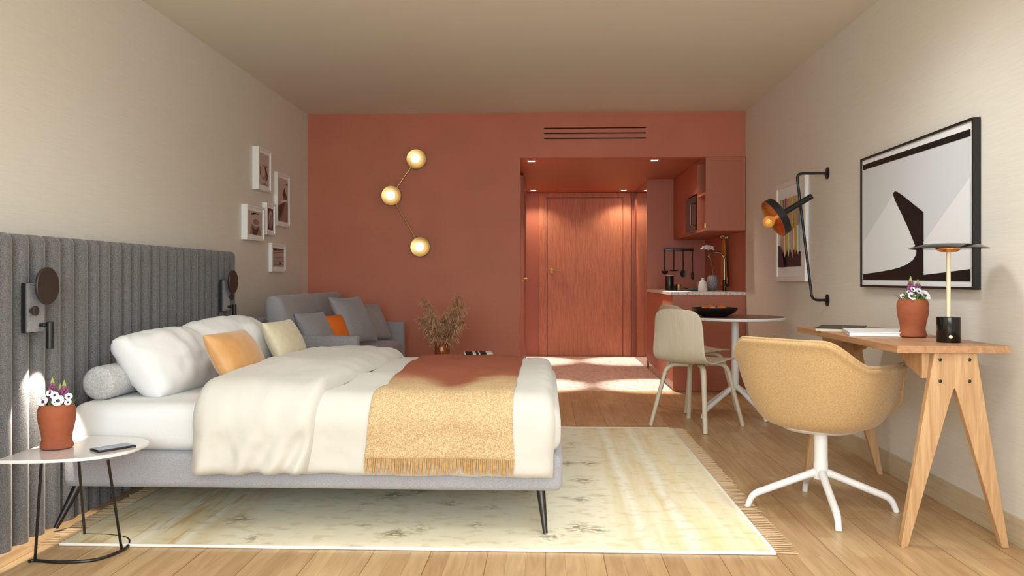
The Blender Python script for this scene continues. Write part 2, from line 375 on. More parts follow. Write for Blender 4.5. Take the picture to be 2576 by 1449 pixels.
def box1(*a, **k): return bx(NB(), *a, **k)

# ================================================================== THE SETTING
struct('floor', box1(XL, XR, YW, YB + 0.012, -0.05, 0), M['floor'], smooth=False)
struct('floor_alcove', box1(-0.33, XR, YB + 0.012, YD, -0.05, 0.001), M['terrazzo'], smooth=False)
struct('ceiling', box1(XL, XR, YW, YB + 0.15, ZC, ZC + 0.06), M['ceil'], smooth=False)
struct('wall_left', box1(XL - 0.1, XL, YW, YB + 0.15, -0.05, ZC + 0.06), M['wall'], smooth=False)
struct('wall_right', box1(XR, XR + 0.1, YW, YB, -0.05, ZC + 0.06), M['wall'], smooth=False)
# terracotta wall with the alcove opening and the vent recess
vx0, vx1, vz0, vz1 = -0.012, 0.908, 2.28, 2.39
ZH = 2.116
b = NB()
bx(b, XL, -0.231, YB, YB + 0.15, 0, ZC)
bx(b, -0.231, XR, YB, YB + 0.15, ZH, vz0)
bx(b, -0.231, vx0, YB, YB + 0.15, vz0, ZC); bx(b, vx1, XR, YB, YB + 0.15, vz0, ZC); bx(b, vx0, vx1, YB, YB + 0.15, vz1, ZC)
struct('wall_back', b, M['terra'], smooth=False)
struct('trim_1', box1(XR - 0.012, XR, YW, YB, 0, 0.108, bev=0.002), M['skirt'], smooth=False)
struct('trim_2', box1(XL, XL + 0.012, YW, YB, 0, 0.108, bev=0.002), M['skirt'], smooth=False)
# alcove shell
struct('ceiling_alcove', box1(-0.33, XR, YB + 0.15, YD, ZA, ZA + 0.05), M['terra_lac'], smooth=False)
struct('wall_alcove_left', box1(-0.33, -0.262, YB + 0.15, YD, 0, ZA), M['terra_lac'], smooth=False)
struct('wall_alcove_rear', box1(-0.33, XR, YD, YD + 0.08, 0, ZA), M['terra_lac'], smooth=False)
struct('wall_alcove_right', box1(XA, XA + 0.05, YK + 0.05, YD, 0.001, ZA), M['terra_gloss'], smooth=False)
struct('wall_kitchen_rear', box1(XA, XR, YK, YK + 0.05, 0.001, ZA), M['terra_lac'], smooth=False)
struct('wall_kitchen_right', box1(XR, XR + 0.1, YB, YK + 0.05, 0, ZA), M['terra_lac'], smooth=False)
# entrance door
d0, d1, dz = 0.016, 1.015, 2.065
dr = struct('door_1', box1(d0 + 0.012, d1 - 0.012, YD - 0.022, YD - 0.001, 0.006, dz, bev=0.003), M['doorwood'], smooth=False)
b = NB(); bx(b, d0 - 0.1, d0, YD - 0.03, YD - 0.001, 0.003, dz + 0.07, bev=0.003); bx(b, d1, d1 + 0.1, YD - 0.03, YD - 0.001, 0.003, dz + 0.07, bev=0.003); bx(b, d0, d1, YD - 0.03, YD - 0.001, dz + 0.012, dz + 0.07, bev=0.003)
part('door_frame', b, M['doorwood'], dr, smooth=False)
hp = at_y(1388, 681, YD - 0.022)
b = NB(); lathe(b, [(0.033, 0), (0.033, 0.008), (0.028, 0.011), (0.0, 0.011)], 28, mtx=axis_m(hp, (0, -1, 0)))
tube(b, bend([hp + Vector((0, 0, 0)), hp + Vector((0, -0.05, 0)), hp + Vector((0.13, -0.05, 0))], 0.015), 0.009, 10)
part('door_handle', b, M['brass'], dr, label='brass lever handle on a round rose')
# side door in the alcove's left wall, seen edge on
dl = struct('door_2', box1(-0.2625, -0.236, 8.9, 9.9, 0.006, 2.06, bev=0.003), M['terra_lac'], smooth=False)
b = NB(); q = Vector((-0.236, 9.0, 1.02)); lathe(b, [(0.026, 0), (0.026, 0.006), (0, 0.006)], 20, mtx=axis_m(q, (1, 0, 0)))
tube(b, bend([q, q + Vector((0.045, 0, 0)), q + Vector((0.045, 0.11, 0))], 0.012), 0.008, 8)
part('door_handle', b, M['brass'], dl)
b = NB(); bx(b, -0.2625, -0.228, 9.9, 9.97, 0.003, 2.11, bev=0.002); bx(b, -0.2625, -0.228, 8.83, 8.9, 0.003, 2.11, bev=0.002); bx(b, -0.2625, -0.228, 8.9, 9.9, 2.06, 2.11, bev=0.002)
part('door_frame', b, M['terra_lac'], dl, smooth=False)
# window wall behind the viewer: the daylight comes through it
wx0, wx1, wz0, wz1 = -1.75, 1.65, 0.25, 2.42
b = NB(); bx(b, XL, wx0, YW - 0.2, YW, 0, ZC); bx(b, wx1, XR, YW - 0.2, YW, 0, ZC); bx(b, wx0, wx1, YW - 0.2, YW, 0, wz0); bx(b, wx0, wx1, YW - 0.2, YW, wz1, ZC)
struct('wall_front', b, M['wall'], smooth=False)
b = NB()
for x in (wx0, -0.05 - 0.025, wx1 - 0.05): bx(b, x, x + 0.05, YW - 0.13, YW - 0.07, wz0, wz1)
for z in (wz0, wz1 - 0.05): bx(b, wx0, wx1, YW - 0.13, YW - 0.07, z, z + 0.05)
struct('window_1', b, M['white'], smooth=False)

# vent
av = thing('air_vent', 'terracotta slatted air vent flush in the wall above the alcove', 'vent', ((vx0 + vx1) / 2, YB, vz0))
part('vent_back', box1(vx0, vx1, YB + 0.06, YB + 0.075, vz0, vz1), M['sepia'], av, smooth=False)
zz = [vz1 - 0.0, 2.375, 2.342, 2.33, 2.308, 2.296, vz0]
gaps = [2.383, 2.336, 2.289]
edges = [vz1] + [v for g in gaps for v in (g + 0.006, g - 0.006)] + [vz0]
for i in range(0, len(edges) - 1, 2):
    if edges[i] - edges[i + 1] > 0.0005:
        part('slat', box1(vx0, vx1, YB, YB + 0.03, edges[i + 1], edges[i]), M['terra'], av, smooth=False)

# downlights
DL = [(1337, 404.5, 'above the alcove entrance at its left end'), (1646, 402.5, 'above the kitchen end of the alcove entrance'),
      (1342, 478.5, 'above the left side of the entrance door'), (1569, 478.5, 'above the right side of the entrance door')]
for px, py, w in DL:
    p = at_z(px, py, ZA)
    if p.x > XA - 0.05 and p.y > YK: p.x = XA - 0.045
    t = thing('downlight', 'small square fill downlight, added and unseen, ' + w, 'light', p, 0, 'recessed downlights in the alcove ceiling')
    b = NB(); h = 0.042
    for s in ((-h, -h + 0.012, -h, h), (h - 0.012, h, -h, h), (-h + 0.012, h - 0.012, -h, -h + 0.012), (-h + 0.012, h - 0.012, h - 0.012, h)): bx(b, s[0], s[1], s[2], s[3], -0.006, 0)
    part('trim_ring', b, M['white'], t, world=False, smooth=False)
    part('lens', box1(-h + 0.012, h - 0.012, -h + 0.012, h - 0.012, -0.004, 0), M['led'], t, world=False, smooth=False)
    l = bpy.data.lights.new('downlight_beam', 'SPOT'); l.energy = 390; l.color = (1, 0.95, 0.88); l.spot_size = R(33); l.spot_blend = 0.6; l.shadow_soft_size = 0.03
    lo = bpy.data.objects.new('downlight_beam', l); COL.objects.link(lo); lo.parent = t; lo.location = (0, 0, -0.012); lo.rotation_euler = (R(-9) if p.y > 10 else 0, 0, 0)
    l = bpy.data.lights.new('downlight_spill', 'SPOT'); l.energy = 26; l.color = (1, 0.88, 0.70); l.spot_size = R(130); l.spot_blend = 0.6; l.shadow_soft_size = 0.03
    lo = bpy.data.objects.new('downlight_spill', l); COL.objects.link(lo); lo.parent = t; lo.location = (0, 0, -0.012)

# unseen downlights added to the near ceiling as overhead fill for bed and desk
for lx in (-0.75, 0.85):
    for ly, w in ((0.6, 'nearest the window'), (1.9, 'in the middle of its row'), (3.5, 'nearest the bed')):
        t = thing('downlight', 'small square fill downlight, added and unseen, ' + w + (' on the headboard side' if lx < 0 else ' on the desk side'), 'light', (lx, ly, ZC), 0, 'fill downlights added to the room ceiling')
        b = NB(); h = 0.05
        for q in ((-h, -h + 0.012, -h, h), (h - 0.012, h, -h, h), (-h + 0.012, h - 0.012, -h, -h + 0.012), (-h + 0.012, h - 0.012, h - 0.012, h)): bx(b, q[0], q[1], q[2], q[3], -0.006, 0)
        part('trim_ring', b, M['white'], t, world=False, smooth=False)
        part('lens', box1(-h + 0.012, h - 0.012, -h + 0.012, h - 0.012, -0.004, 0), M['led'], t, world=False, smooth=False)
        l = bpy.data.lights.new('downlight_beam', 'SPOT'); l.energy = {0.6: 44, 1.9: 54, 3.5: 66}[ly] * (0.6 if lx < 0 else 1.4); l.color = (0.90, 0.965, 1.0); l.spot_size = R(165); l.spot_blend = 1.0; l.shadow_soft_size = 0.28
        lo = bpy.data.objects.new('downlight_beam', l); COL.objects.link(lo); lo.parent = t; lo.location = (0, 0, -0.03)

# ================================================================== RUG
rug = thing('area_rug', 'large cream distressed rug with ochre end bands under the bed', 'rug', (-0.505, 4.39, 0))
rx0, rx1, ry0, ry1 = -1.85, 0.842, 3.112, 5.675
part('pile', box1(rx0, rx1, ry0, ry1, 0.001, 0.010), M['rug'], rug, smooth=False)
b = NB()
bx(b, rx0, rx1, ry0 - 0.006, ry0 + 0.004, 0.001, 0.012, bev=0.003); bx(b, rx0, rx1, ry1 - 0.004, ry1 + 0.006, 0.001, 0.012, bev=0.003)
bx(b, rx1 - 0.006, rx1 + 0.008, ry0 - 0.006, ry1 + 0.006, 0.001, 0.013, bev=0.003)
part('binding', b, M['rugedge'], rug, label='narrow white bound edge')
for sx, xe in ((1, rx1 + 0.006), (-1, rx0 - 0.006)):
    b = NB(); n = 108
    for i in range(n):
        y = ry0 + (i + 0.5) * (ry1 - ry0) / n; L_ = 0.088 + random.uniform(-0.006, 0.006); dy = random.uniform(-0.006, 0.006)
        tube(b, [(xe, y, 0.006), (xe + sx * L_ * 0.35, y + dy * 0.3 + random.uniform(-.002, .002), 0.005), (xe + sx * L_ * 0.7, y + dy * 0.6 + random.uniform(-.003, .003), 0.005), (xe + sx * L_, y + dy, 0.004)], [0.0036, 0.0034, 0.0032, 0.0022], 5)
    part('fringe', b, M['fringe'], rug, label='tan yarn fringe along the end')

# ================================================================== HEADBOARD
hbp = [46.6, 89, 128.6, 166, 200, 233.5, 258, 288, 317, 338, 363, 388, 407, 428.6, 450, 467, 486, 506, 519.6, 536.6, 555, 567, 582, 598]
ys = [at_x(p, 1000, -2.0).y for p in hbp]
ys = [ys[0] - 0.1 * k for k in range(6, 0, -1)] + ys
HZ, HX = 1.192, -1.997
b = NB(); rows = []
prof = [(0.0, 0.0), (0.0, 0.25), (0, 0.5), (0, 0.75), (0, 1.0), (0, HZ - 0.03), (0.006, HZ - 0.012), (0.018, HZ - 0.002), (0.04, HZ), (0.17, HZ)]
cols = []
for y0, y1 in zip(ys, ys[1:]):
    for i in range(9):
        t = i / 9; u = 2 * t - 1
        cols.append((y0 + (y1 - y0) * t, 0.062 * (1 - (1 - abs(u + 0.12 * (1 - u * u)) ** 2.2) ** 0.6)))
cols.append((ys[-1], 0.062))
for y, dp in cols:
    rows.append([Vector((max(XL + 0.012, HX - dp - a), y, z)) for a, z in prof])
vs = grid(b, rows)
x0 = XL + 0.012
for ci in (0, -1):
    r_ = vs[ci]; e = b.verts.new((x0, r_[0].co.y, 0.0)); b.faces.new([e] + r_)
solo('headboard', b, M['headfab'], 'tall grey velvet headboard with vertical padded channels along the left wall', 'headboard', (x0, 4.0, 0), ang=50)

def reading_lamp(yc, zc, label, knobside, lit):
    t = thing('reading_lamp', label, 'lamp', (-1.99, yc, zc - 0.12), 0, 'reading lamps on the headboard')
    fx = -1.972
    part('mounting_plate', box1(-1.992, fx, yc - 0.055, yc + 0.055, zc - 0.18, zc + 0.012, bev=0.002), M['black'], t, smooth=False)
    part('face_panel', box1(fx, fx + 0.004, yc - 0.053, yc + 0.055, zc - 0.178, zc + 0.01, bev=0.001), M['greyfab'], t, smooth=False, label='grey fabric panel')
    b = NB(); lathe(b, [(0, 0), (0.012, 0), (0.012, 0.03), (0.071, 0.031), (0.073, 0.034), (0.073, 0.040), (0.071, 0.043), (0, 0.043)], 48, mtx=axis_m((fx, yc + 0.02, zc), (1, 0, 0)))
    part('round_shade', b, M['brown'], t, label='dark bronze disc')
    b = NB(); lathe(b, [(0, 0), (0.008, 0), (0.008, 0.016), (0.018, 0.017), (0.019, 0.02), (0.019, 0.026), (0.017, 0.028), (0, 0.028)], 28, mtx=axis_m((fx, yc + knobside, zc - 0.095), (1, 0, 0)))
    part('dimmer_knob', b, M['brown'], t)
    ty = yc + 0.03; tz0, tz1 = zc - 0.245, zc - 0.14
    b = NB(); lathe(b, [(0, tz0 + 0.004), (0.010, tz0 + 0.004), (0.012, tz0), (0.0135, tz0 + 0.002), (0.0135, tz1 - 0.002), (0.012, tz1), (0, tz1)], 24, c=(fx + 0.042, ty, 0))
    tube(b, [(fx, ty - 0.008, tz1 - 0.013), (fx + 0.042, ty, tz1 - 0.013)], 0.007, 10)
    ball(b, (fx + 0.025, ty - 0.012, tz1 - 0.013), 0.009)
    part('spot_tube', b, M['black'], t)
    if lit:
        l = bpy.data.lights.new('reading_beam', 'SPOT'); l.energy = lit; l.color = (1, 0.9, 0.76); l.spot_size = R(64); l.spot_blend = 0.25; l.shadow_soft_size = 0.008
        lo = bpy.data.objects.new('reading_beam', l); COL.objects.link(lo); lo.parent = t
        lo.location = Vector((fx + 0.042, ty, tz0 - 0.004)) - Vector((-1.99, yc, zc - 0.12)); lo.rotation_euler = (0, R(12), 0)
p = at_x(122, 719, -1.93)
reading_lamp(p.y - 0.02, p.z, 'dark reading lamp on the headboard above the side table', -0.033, 26)
p = at_x(588, 709, -1.93)
reading_lamp(p.y - 0.02, p.z, 'dark reading lamp at the far end of the headboard near the sofa', 0.045, 10)

# ================================================================== BED
bed = thing('bed', 'upholstered grey double bed on tapered metal legs', 'bed', (-0.95, 4.075, 0))
BX0, BX1, BY0, BY1 = -1.945, 0.068, 3.283, 4.868
b = NB(); bx(b, BX0, BX1, BY0, BY1, 0.178, 0.322, bev=0.03, seg=4)
part('base', b, M['basefab'], bed, ang=60)
for lx, ly, sx, sy in ((-1.90, 3.34, -0.07, -0.055), (-0.02, 3.34, 0.02, -0.045), (-1.90, 4.81, -0.07, 0.05), (-0.02, 4.81, 0.02, 0.05)):
    b = NB(); tube(b, [(lx, ly, 0.19), (lx + sx, ly + sy, 0.0145)], [0.019, 0.0095], 20)
    part('leg', b, M['gunmetal'], bed)
b = NB(); bx(b, BX0 + 0.005, 0.062, 3.297, 4.855, 0.316, 0.512, bev=0.065, seg=6)
b2 = b
bmesh.ops.subdivide_edges(b2, edges=[e for e in b2.edges if e.calc_length() > 0.2], cuts=10, use_grid_fill=True)
for v in b2.verts:
    v.co += Vector((0, 0, 0.004 * fbm(v.co * 4))) if v.co.z > 0.45 else Vector((0, 0.003 * fbm(v.co * 5), 0))
solo('mattress', b2, M['whitecloth'], 'thick mattress in a white fitted sheet on the grey bed base', 'mattress', (-0.94, 4.07, 0.32), ang=70)

# drape: rounded path over the bed from near hem, across, to the far hem
DY0, DY1, DZT, DR = 3.262, 4.888, 0.516, 0.075
def drape_path(zh, n_side=14, n_arc=9, n_top=44):
    P = []
    for i in range(n_side): P.append((DY0, zh + (DZT - DR - zh) * i / n_side, -1, 0))
    for i in range(n_arc): a = math.pi / 2 * i / n_arc; P.append((DY0 + DR - DR * math.cos(a), DZT - DR + DR * math.sin(a), -math.cos(a), math.sin(a)))
    for i in range(n_top): P.append((DY0 + DR + (DY1 - DY0 - 2 * DR) * i / n_top, DZT, 0, 1))
    for i in range(n_arc): a = math.pi / 2 * i / n_arc; P.append((DY1 - DR + DR * math.sin(a), DZT - DR + DR * math.cos(a), math.sin(a), math.cos(a)))
    for i in range(n_side + 1): P.append((DY1, DZT - DR - (DZT - DR - zh) * i / n_side, 1, 0))
    S = [0.0]
    for a, c in zip(P, P[1:]): S.append(S[-1] + math.hypot(c[0] - a[0], c[1] - a[1]))
    return P, S
def puff(X, y, z):  # slow hills of the filling
    return 0.013 * fbm((X * 2.2 + 3, y * 2.0, z * 2.0), 2) + 0.008 * fbm((X * 6, y * 3.4, z * 7 + 5), 4)
def o_lower(X, y, z, s, S):
    eh = min(s, S - s)
    o = 0.010 + 0.040 * rnd(eh, 0.035) * rnd(0.034 - X, 0.07) + puff(X, y, z) * rnd(eh, 0.1) * rnd(0.034 - X, 0.1)
    o += 0.006 * math.exp(-((X - 0.01) / 0.06) ** 2) * math.sin(y * 26 + 2 * fbm((X * 3, y * 2, 1))) * (1 if z > 0.45 else 0.3)
    # soft hollow where the throw dips
    o -= 0.022 * math.exp(-(((X + 0.44) - (y - 3.75) * -0.08) / 0.10) ** 2) * math.exp(-((y - 3.72) / 0.34) ** 2) * (1 if z > 0.4 else 0.4)
    o -= 0.012 * math.exp(-((X + 0.36) / 0.08) ** 2) * (1 if z <= 0.45 else 0)
    return o
def sheet_surface(X0, X1, nx, zh, of, xwarp=None, hemwarp=None):
    P, S = drape_path(zh); b = NB(); rows = []
    for i in range(nx + 1):
        u = i / nx; row = []
        for (y, z, ny, nz), s in zip(P, S):
            X = X0 + (X1 - X0) * u
            o = of(X, y, z, s, S[-1])
            xw = xwarp(X, y, z, u, s) if xwarp else X
            dz = 0.0
            if hemwarp and z < 0.42: dz = hemwarp(X, y) * (0.42 - z) / (0.42 - zh)
            row.append(Vector((xw, y + ny * o, z + nz * o + dz)))
        rows.append(row)
    grid(b, rows); return b
duv = thing('duvet', 'thick cream duvet folded back over the bed', 'duvet', (-0.66, 4.07, 0.52))
low = sheet_surface(-1.02, 0.034, 84, 0.245, o_lower,
                    xwarp=lambda X, y, z, u, s: X + (0.010 * fbm((y * 3, z * 4, 2)) - 0.02 * max(0, 0.4 - z)) * max(0, (u - 0.8) / 0.2),
                    hemwarp=lambda X, y: 0.008 * fbm((X * 5, 0, y)) + 0.028 * (-max(0, X + 0.1) * 0.8 + max(0, -X - 0.2) * 0.4))
part('cover', low, M['cream'], duv, ang=80)
HE, FE = -1.385, -0.862
def fe(y, z): return FE - 0.05 * max(0.0, min(1, (0.5 - z) / 0.25)) + 0.03 * (y - 3.9) / 0.9 + 0.012 * fbm((y * 2.5, z * 3, 8))
def o_flap(X, y, z, s, S):
    eh = min(s, S - s); tt = (X - HE) / (FE - HE)
    near = max(0.0, 1 - eh / 0.25)
    a = rnd(X - HE, 0.085); bfold = rnd((FE - X), 0.04 + 0.14 * max(0.0, min(1.0, (y - 3.5) / 0.8)))
    o = (0.044 + 0.066 * bfold * rnd(eh, 0.04) * (1 - 0.25 * tt)) * a + 0.004
    o += (puff(X + 7, y, z) * 1.5 + 0.004 * max(0.0, min(1.0, (y - 3.6) / 0.9)) * (1 if z > 0.4 else 0)) * a * bfold
    rad = 0.016 * near * a * bfold * math.sin((X * 0.9 - s * 0.35) * 46 + 3 * fbm((X * 3, s * 3, 4)))   # radial gathers at the hem
    o += rad + 0.009 * a * bfold * max(0, tt - 0.5) * math.sin(s * 34 + X * 12 + 2 * fbm((X * 4, s * 2, 1)))
    return o
flap = sheet_surface(HE, FE, 64, 0.262, o_flap, xwarp=lambda X, y, z, u, s: HE + (fe(y, z) - HE) * u + 0.01 * fbm((y * 2, z * 5, 3)) * (1 - u) + 0.03 * max(0, 0.5 - z) * -(1 - u),
                     hemwarp=lambda X, y: 0.006 * fbm((X * 6, 3, y)) - 0.012 * max(0, -0.9 - X) / 0.4)
part('folded_flap', flap, M['cream'], duv, ang=80)

# throw blanket
TX0, TX1 = -0.70, -0.125
def o_throw(X, y, z, s, S):
    eh = min(s, S - s); e = min(X - TX0, TX1 - X)
    return o_lower(X, y, z, max(s, 0.06) if s < S / 2 else min(s, S - 0.06), S) + 0.004 + 0.007 * rnd(e, 0.012) * rnd(eh, 0.01) + 0.003 * fbm((X * 5, y * 5, z * 5 + 9), 2)
thr = thing('throw_blanket', 'golden wool throw with a fringed edge draped across the duvet', 'blanket', (-0.41, 4.07, 0.57))
tb = sheet_surface(TX0, TX1, 56, 0.318, o_throw, xwarp=lambda X, y, z, u, s: X + 0.02 * max(0.0, min(1.0, (z - 0.33) / 0.18)) * math.sin(y * 2.4) * (1 - u) + 0.006 * fbm((y * 3, z * 3, 6)) + (0.4 - z if z < 0.4 else 0) * 0.12 * (u - 0.4))
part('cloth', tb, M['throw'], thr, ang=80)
P, S = drape_path(0.318)
for side in (0, 1):
    b = NB(); n = 76
    for i in range(n):
        u = (i + 0.5) / n; X = TX0 + (TX1 - TX0) * u
        o = o_throw(X, DY0, 0.318, 0.0, S[-1]) + 0.003; yy = DY0 - o if side == 0 else DY1 + o + 0.012; sg = -1 if side == 0 else 1
        xb = X + 0.0098 * (u - 0.4); j = random.uniform(-0.006, 0.006); L_ = 0.062 + random.uniform(-0.008, 0.004)
        tube(b, [(xb, yy, 0.322), (xb + j * 0.4, yy + sg * 0.004, 0.322 - L_ * 0.5), (xb + j, yy + sg * 0.002, 0.322 - L_)], [0.0034, 0.0038, 0.0026], 6)
    part('fringe', b, M['tassel'], thr)

# ------------------------------------------------------------------ cushions and pillows
def cushion(w, h, t, pinch=0.06, n=34, wr=0.004, seed=0, flat=0.42, corner=0.0):
    """two-sided stuffed case in local axes: x width, y height, z thickness"""
    b = NB()
    for sgn in (1, -1):
        rows = []
        for i in range(n + 1):
            u = -math.cos(math.pi * i / n); row = []
            for j in range(n + 1):
                v = -math.cos(math.pi * j / n)
                x = w / 2 * u * (1 - pinch * (1 - v * v) * abs(u)); y = h / 2 * v * (1 - pinch * (1 - u * u) * abs(v))
                if corner: x *= 1 - corner * (u * v) ** 4; y *= 1 - corner * (u * v) ** 4
                pr = ((1 - u * u) * (1 - v * v)) ** flat
                z = sgn * t / 2 * pr
                z += pr * wr * (2.2 * fbm((x * 7 + seed, y * 7, sgn * 3), 3)) + sgn * wr * 1.1 * math.sin(18 * (abs(u) + 0.3 * abs(v)) + 3 * fbm((x * 5, y * 5, seed))) * max(0, u * u * v * v) * pr ** 0.5
                row.append(Vector((x, y, z)))
            rows.append(row)
        grid(b, rows)
    bmesh.ops.remove_doubles(b, verts=b.verts, dist=1e-5); return b
def frame_m(c, ex, ey):
    ex = Vector(ex).normalized(); ey = Vector(ey); ey = (ey - ex * ey.dot(ex)).normalized(); ez = ex.cross(ey)
    m = Matrix((ex, ey, ez)).transposed().to_4x4(); m.translation = Vector(c); return m
def put_cushion(name, label, cat, m, c, ex, ey, w, h, t, group=None, **k):
    b = cushion(w, h, t, **k); b.transform(frame_m(c, ex, ey)); return solo(name, b, m, label, cat, Vector(c), group, ang=80)
b = NB(); BR = 0.071
bx0 = [(0, 0), (0.03, 0.0), (0.055, 0.003), (0.066, 0.012), (BR, 0.026), (BR, 0.4), (BR, 0.8), (BR, 1.2), (BR, 1.374), (0.066, 1.388), (0.055, 1.397), (0, 1.4)]
lathe(b, [(r, z) for r, z in bx0], 40, mtx=axis_m((-1.855, 3.38, 0.583), (0.02, 1, 0)))
solo('bolster', b, M['bolster'], 'long light grey bolster lying against the headboard', 'bolster', (-1.855, 4.08, 0.512), ang=60)
put_cushion('pillow', 'large white pillow at the near side of the bed', 'pillow', M['whitecloth'], (-1.725, 3.79, 0.635), (0.06, 1, 0), (-0.66, 0, 0.75), 0.66, 0.35, 0.26, 'white bed pillows', wr=0.012, seed=1, corner=0.09)
put_cushion('pillow', 'large white pillow at the far side of the bed, partly behind the other', 'pillow', M['whitecloth'], (-1.66, 4.42, 0.65), (0.16, 1, 0), (-0.66, 0, 0.75), 0.70, 0.38, 0.26, 'white bed pillows', wr=0.012, seed=5, corner=0.09)
put_cushion('cushion', 'apricot satin cushion leaning on the near white pillow', 'cushion', M['orange'], (-1.43, 3.83, 0.655), (0.0, 1, 0), (-0.5, 0, 0.87), 0.47, 0.265, 0.15, wr=0.002, seed=2, pinch=0.05)
put_cushion('cushion', 'champagne satin cushion with raised seams by the far white pillow', 'cushion', M['gold'], (-1.425, 4.54, 0.665), (0.03, 1, 0), (-0.42, 0, 0.9), 0.43, 0.265, 0.13, wr=0.002, seed=3, pinch=0.06)

# ================================================================== SOFA
sofa = thing('sofa', 'grey two-seat fabric sofa in the corner behind the bed', 'sofa', (-1.58, 6.36, 0))
SY0, SY1 = 5.43, 7.32
part('frame', box1(-1.95, -1.27, SY0 + 0.09, SY1 - 0.09, 0.10, 0.32, bev=0.015), M['greyfab'], sofa, ang=60)
part('backrest', box1(-2.06, -1.92, SY0 + 0.02, SY1 - 0.02, 0.10, 0.74, bev=0.03, seg=3), M['greyfab'], sofa, ang=60)
for y in (SY0, SY1 - 0.09):
    part('arm', box1(-1.95, -1.235, y, y + 0.09, 0.10, 0.638, bev=0.014, seg=3), M['greyfab'], sofa, ang=60)
for x in (-1.9, -1.3):
    for y in (SY0 + 0.05, SY1 - 0.05):
        part('leg', tube(NB(), [(x, y, 0.11), (x, y, 0.0135 if y < 5.7 else 0.001)], [0.02, 0.014], 12), M['black'], sofa)
w2 = (SY1 - SY0 - 0.19) / 2
for k in (0, 1):
    yc = SY0 + 0.095 + w2 * (k + 0.5)
    b = cushion(w2 * 1.0, 0.62, 0.2, pinch=0.0, flat=0.16, wr=0.003, seed=k); b.transform(frame_m((-1.555, yc, 0.41), (0, 1, 0), (-1, 0, 0.01)))
    part('seat_cushion', b, M['sofaback'], sofa, ang=80)
    b = cushion(w2 * 1.0, 0.46, 0.21, pinch=0.0, flat=0.2, wr=0.003, seed=k + 4); b.transform(frame_m((-1.795, yc, 0.672), (0, 1, 0), (-0.20, 0, 1)))
    part('back_cushion', b, M['sofaback'], sofa, ang=80)
put_cushion('cushion', 'big square grey cushion with pointed corners on the sofa', 'cushion', M['greyfab'], (-1.47, 6.36, 0.70), (0.32, 1, 0), (-0.42, 0.12, 0.9), 0.44, 0.40, 0.14, 'grey sofa cushions', seed=8, pinch=0.09)
put_cushion('cushion', 'grey cushion on the sofa half hidden behind the near arm', 'cushion', M['greyfab'], (-1.60, 5.79, 0.645), (0.3, 1, 0), (-0.45, 0, 0.85), 0.36, 0.30, 0.12, 'grey sofa cushions', seed=9, pinch=0.07)
put_cushion('cushion', 'grey cushion at the far arm of the sofa', 'cushion', M['sofaback'], (-1.47, 6.93, 0.655), (0.55, 1, 0), (-0.45, 0.2, 0.9), 0.38, 0.33, 0.14, 'grey sofa cushions', seed=10, pinch=0.04)
put_cushion('cushion', 'small burnt orange cushion on the sofa', 'cushion', M['rust'], (-1.545, 6.03, 0.632), (0.5, 1, 0), (-0.45, 0, 0.85), 0.30, 0.26, 0.11, seed=11, pinch=0.07)

# ================================================================== COFFEE TABLE, VASE, MAGAZINE
ct = thing('coffee_table', 'low round dark table behind the bed under the amber vase', 'table', (-0.68, 6.40, 0))
part('table_top', lathe(NB(), [(0, 0.375), (0.355, 0.375), (0.362, 0.385), (0.355, 0.398), (0, 0.398)], 48, c=(-0.68, 6.40, 0)), M['tabletop'], ct)
for k in range(3):
    a = R(30 + 120 * k); part('leg', tube(NB(), [(-0.68 + 0.22 * math.cos(a), 6.40 + 0.22 * math.sin(a), 0.376), (-0.68 + 0.29 * math.cos(a), 6.40 + 0.29 * math.sin(a), 0.001)], [0.014, 0.01], 10), M['black'], ct)
vp = Vector((-0.775, 6.25, 0.399))
vz = thing('bottle_vase', 'amber glass bottle vase holding dried pampas grass behind the bed', 'vase', vp)
part('bottle', lathe(NB(), [(0.0, 0.0), (0.052, 0.0), (0.057, 0.006), (0.057, 0.105), (0.052, 0.128), (0.036, 0.143), (0.018, 0.152), (0.016, 0.175), (0.021, 0.182), (0.013, 0.182), (0.012, 0.15), (0.03, 0.135), (0.048, 0.115), (0.052, 0.1), (0.052, 0.008), (0, 0.006)], 32), M['amber'], vz, world=False)
rg = random.Random(3)
tips = [(-0.13, 0.46), (0.11, 0.47), (0.165, 0.42), (-0.06, 0.34), (0.03, 0.36), (0.16, 0.29), (-0.17, 0.31), (0.01, 0.30), (0.08, 0.26), (-0.09, 0.26)]
for (tx, tz) in tips:
    b = NB(); ty = rg.uniform(-0.10, 0.10); base = Vector((0, 0, 0.02)); top = Vector((tx, ty, tz)); mid = Vector((tx * 0.12, ty * 0.12, 0.19))
    sp = [base * (1 - t) ** 2 + mid * 2 * t * (1 - t) + top * t * t for t in [i / 14 for i in range(15)]]
    tube(b, sp, [0.0016] * 14 + [0.0006], 5)
    for i in range(330):
        t = rg.uniform(0.42, 1.0); p0 = base * (1 - t) ** 2 + mid * 2 * t * (1 - t) + top * t * t
        d = Vector((rg.gauss(0, 1), rg.gauss(0, 1), rg.gauss(0.1, 0.8))).normalized(); L_ = rg.uniform(0.025, 0.08) * (1.25 - 0.7 * t) * 1.25
        p1 = p0 + d * L_ * 0.55 + Vector((0, 0, 0.012)); p2 = p0 + d * L_ + Vector((0, 0, -0.014 * rg.random()))
        w = 0.0019
        s_ = d.cross(Vector((0, 1, 0.1)))
        s_ = s_.normalized() * w if s_.length > 1e-4 else Vector((w, 0, 0))
        q = [b.verts.new(x) for x in (p0 - s_ * 0.5, p0 + s_ * 0.5, p1 + s_, p1 - s_)]; q2 = [b.verts.new(x) for x in (p2 + s_ * 1.6, p2 - s_ * 1.6)]
        b.faces.new(q); b.faces.new((q[3], q[2], q2[0], q2[1]))
    part('pampas_plume', b, M['dry'], vz, world=False, keepn=True)
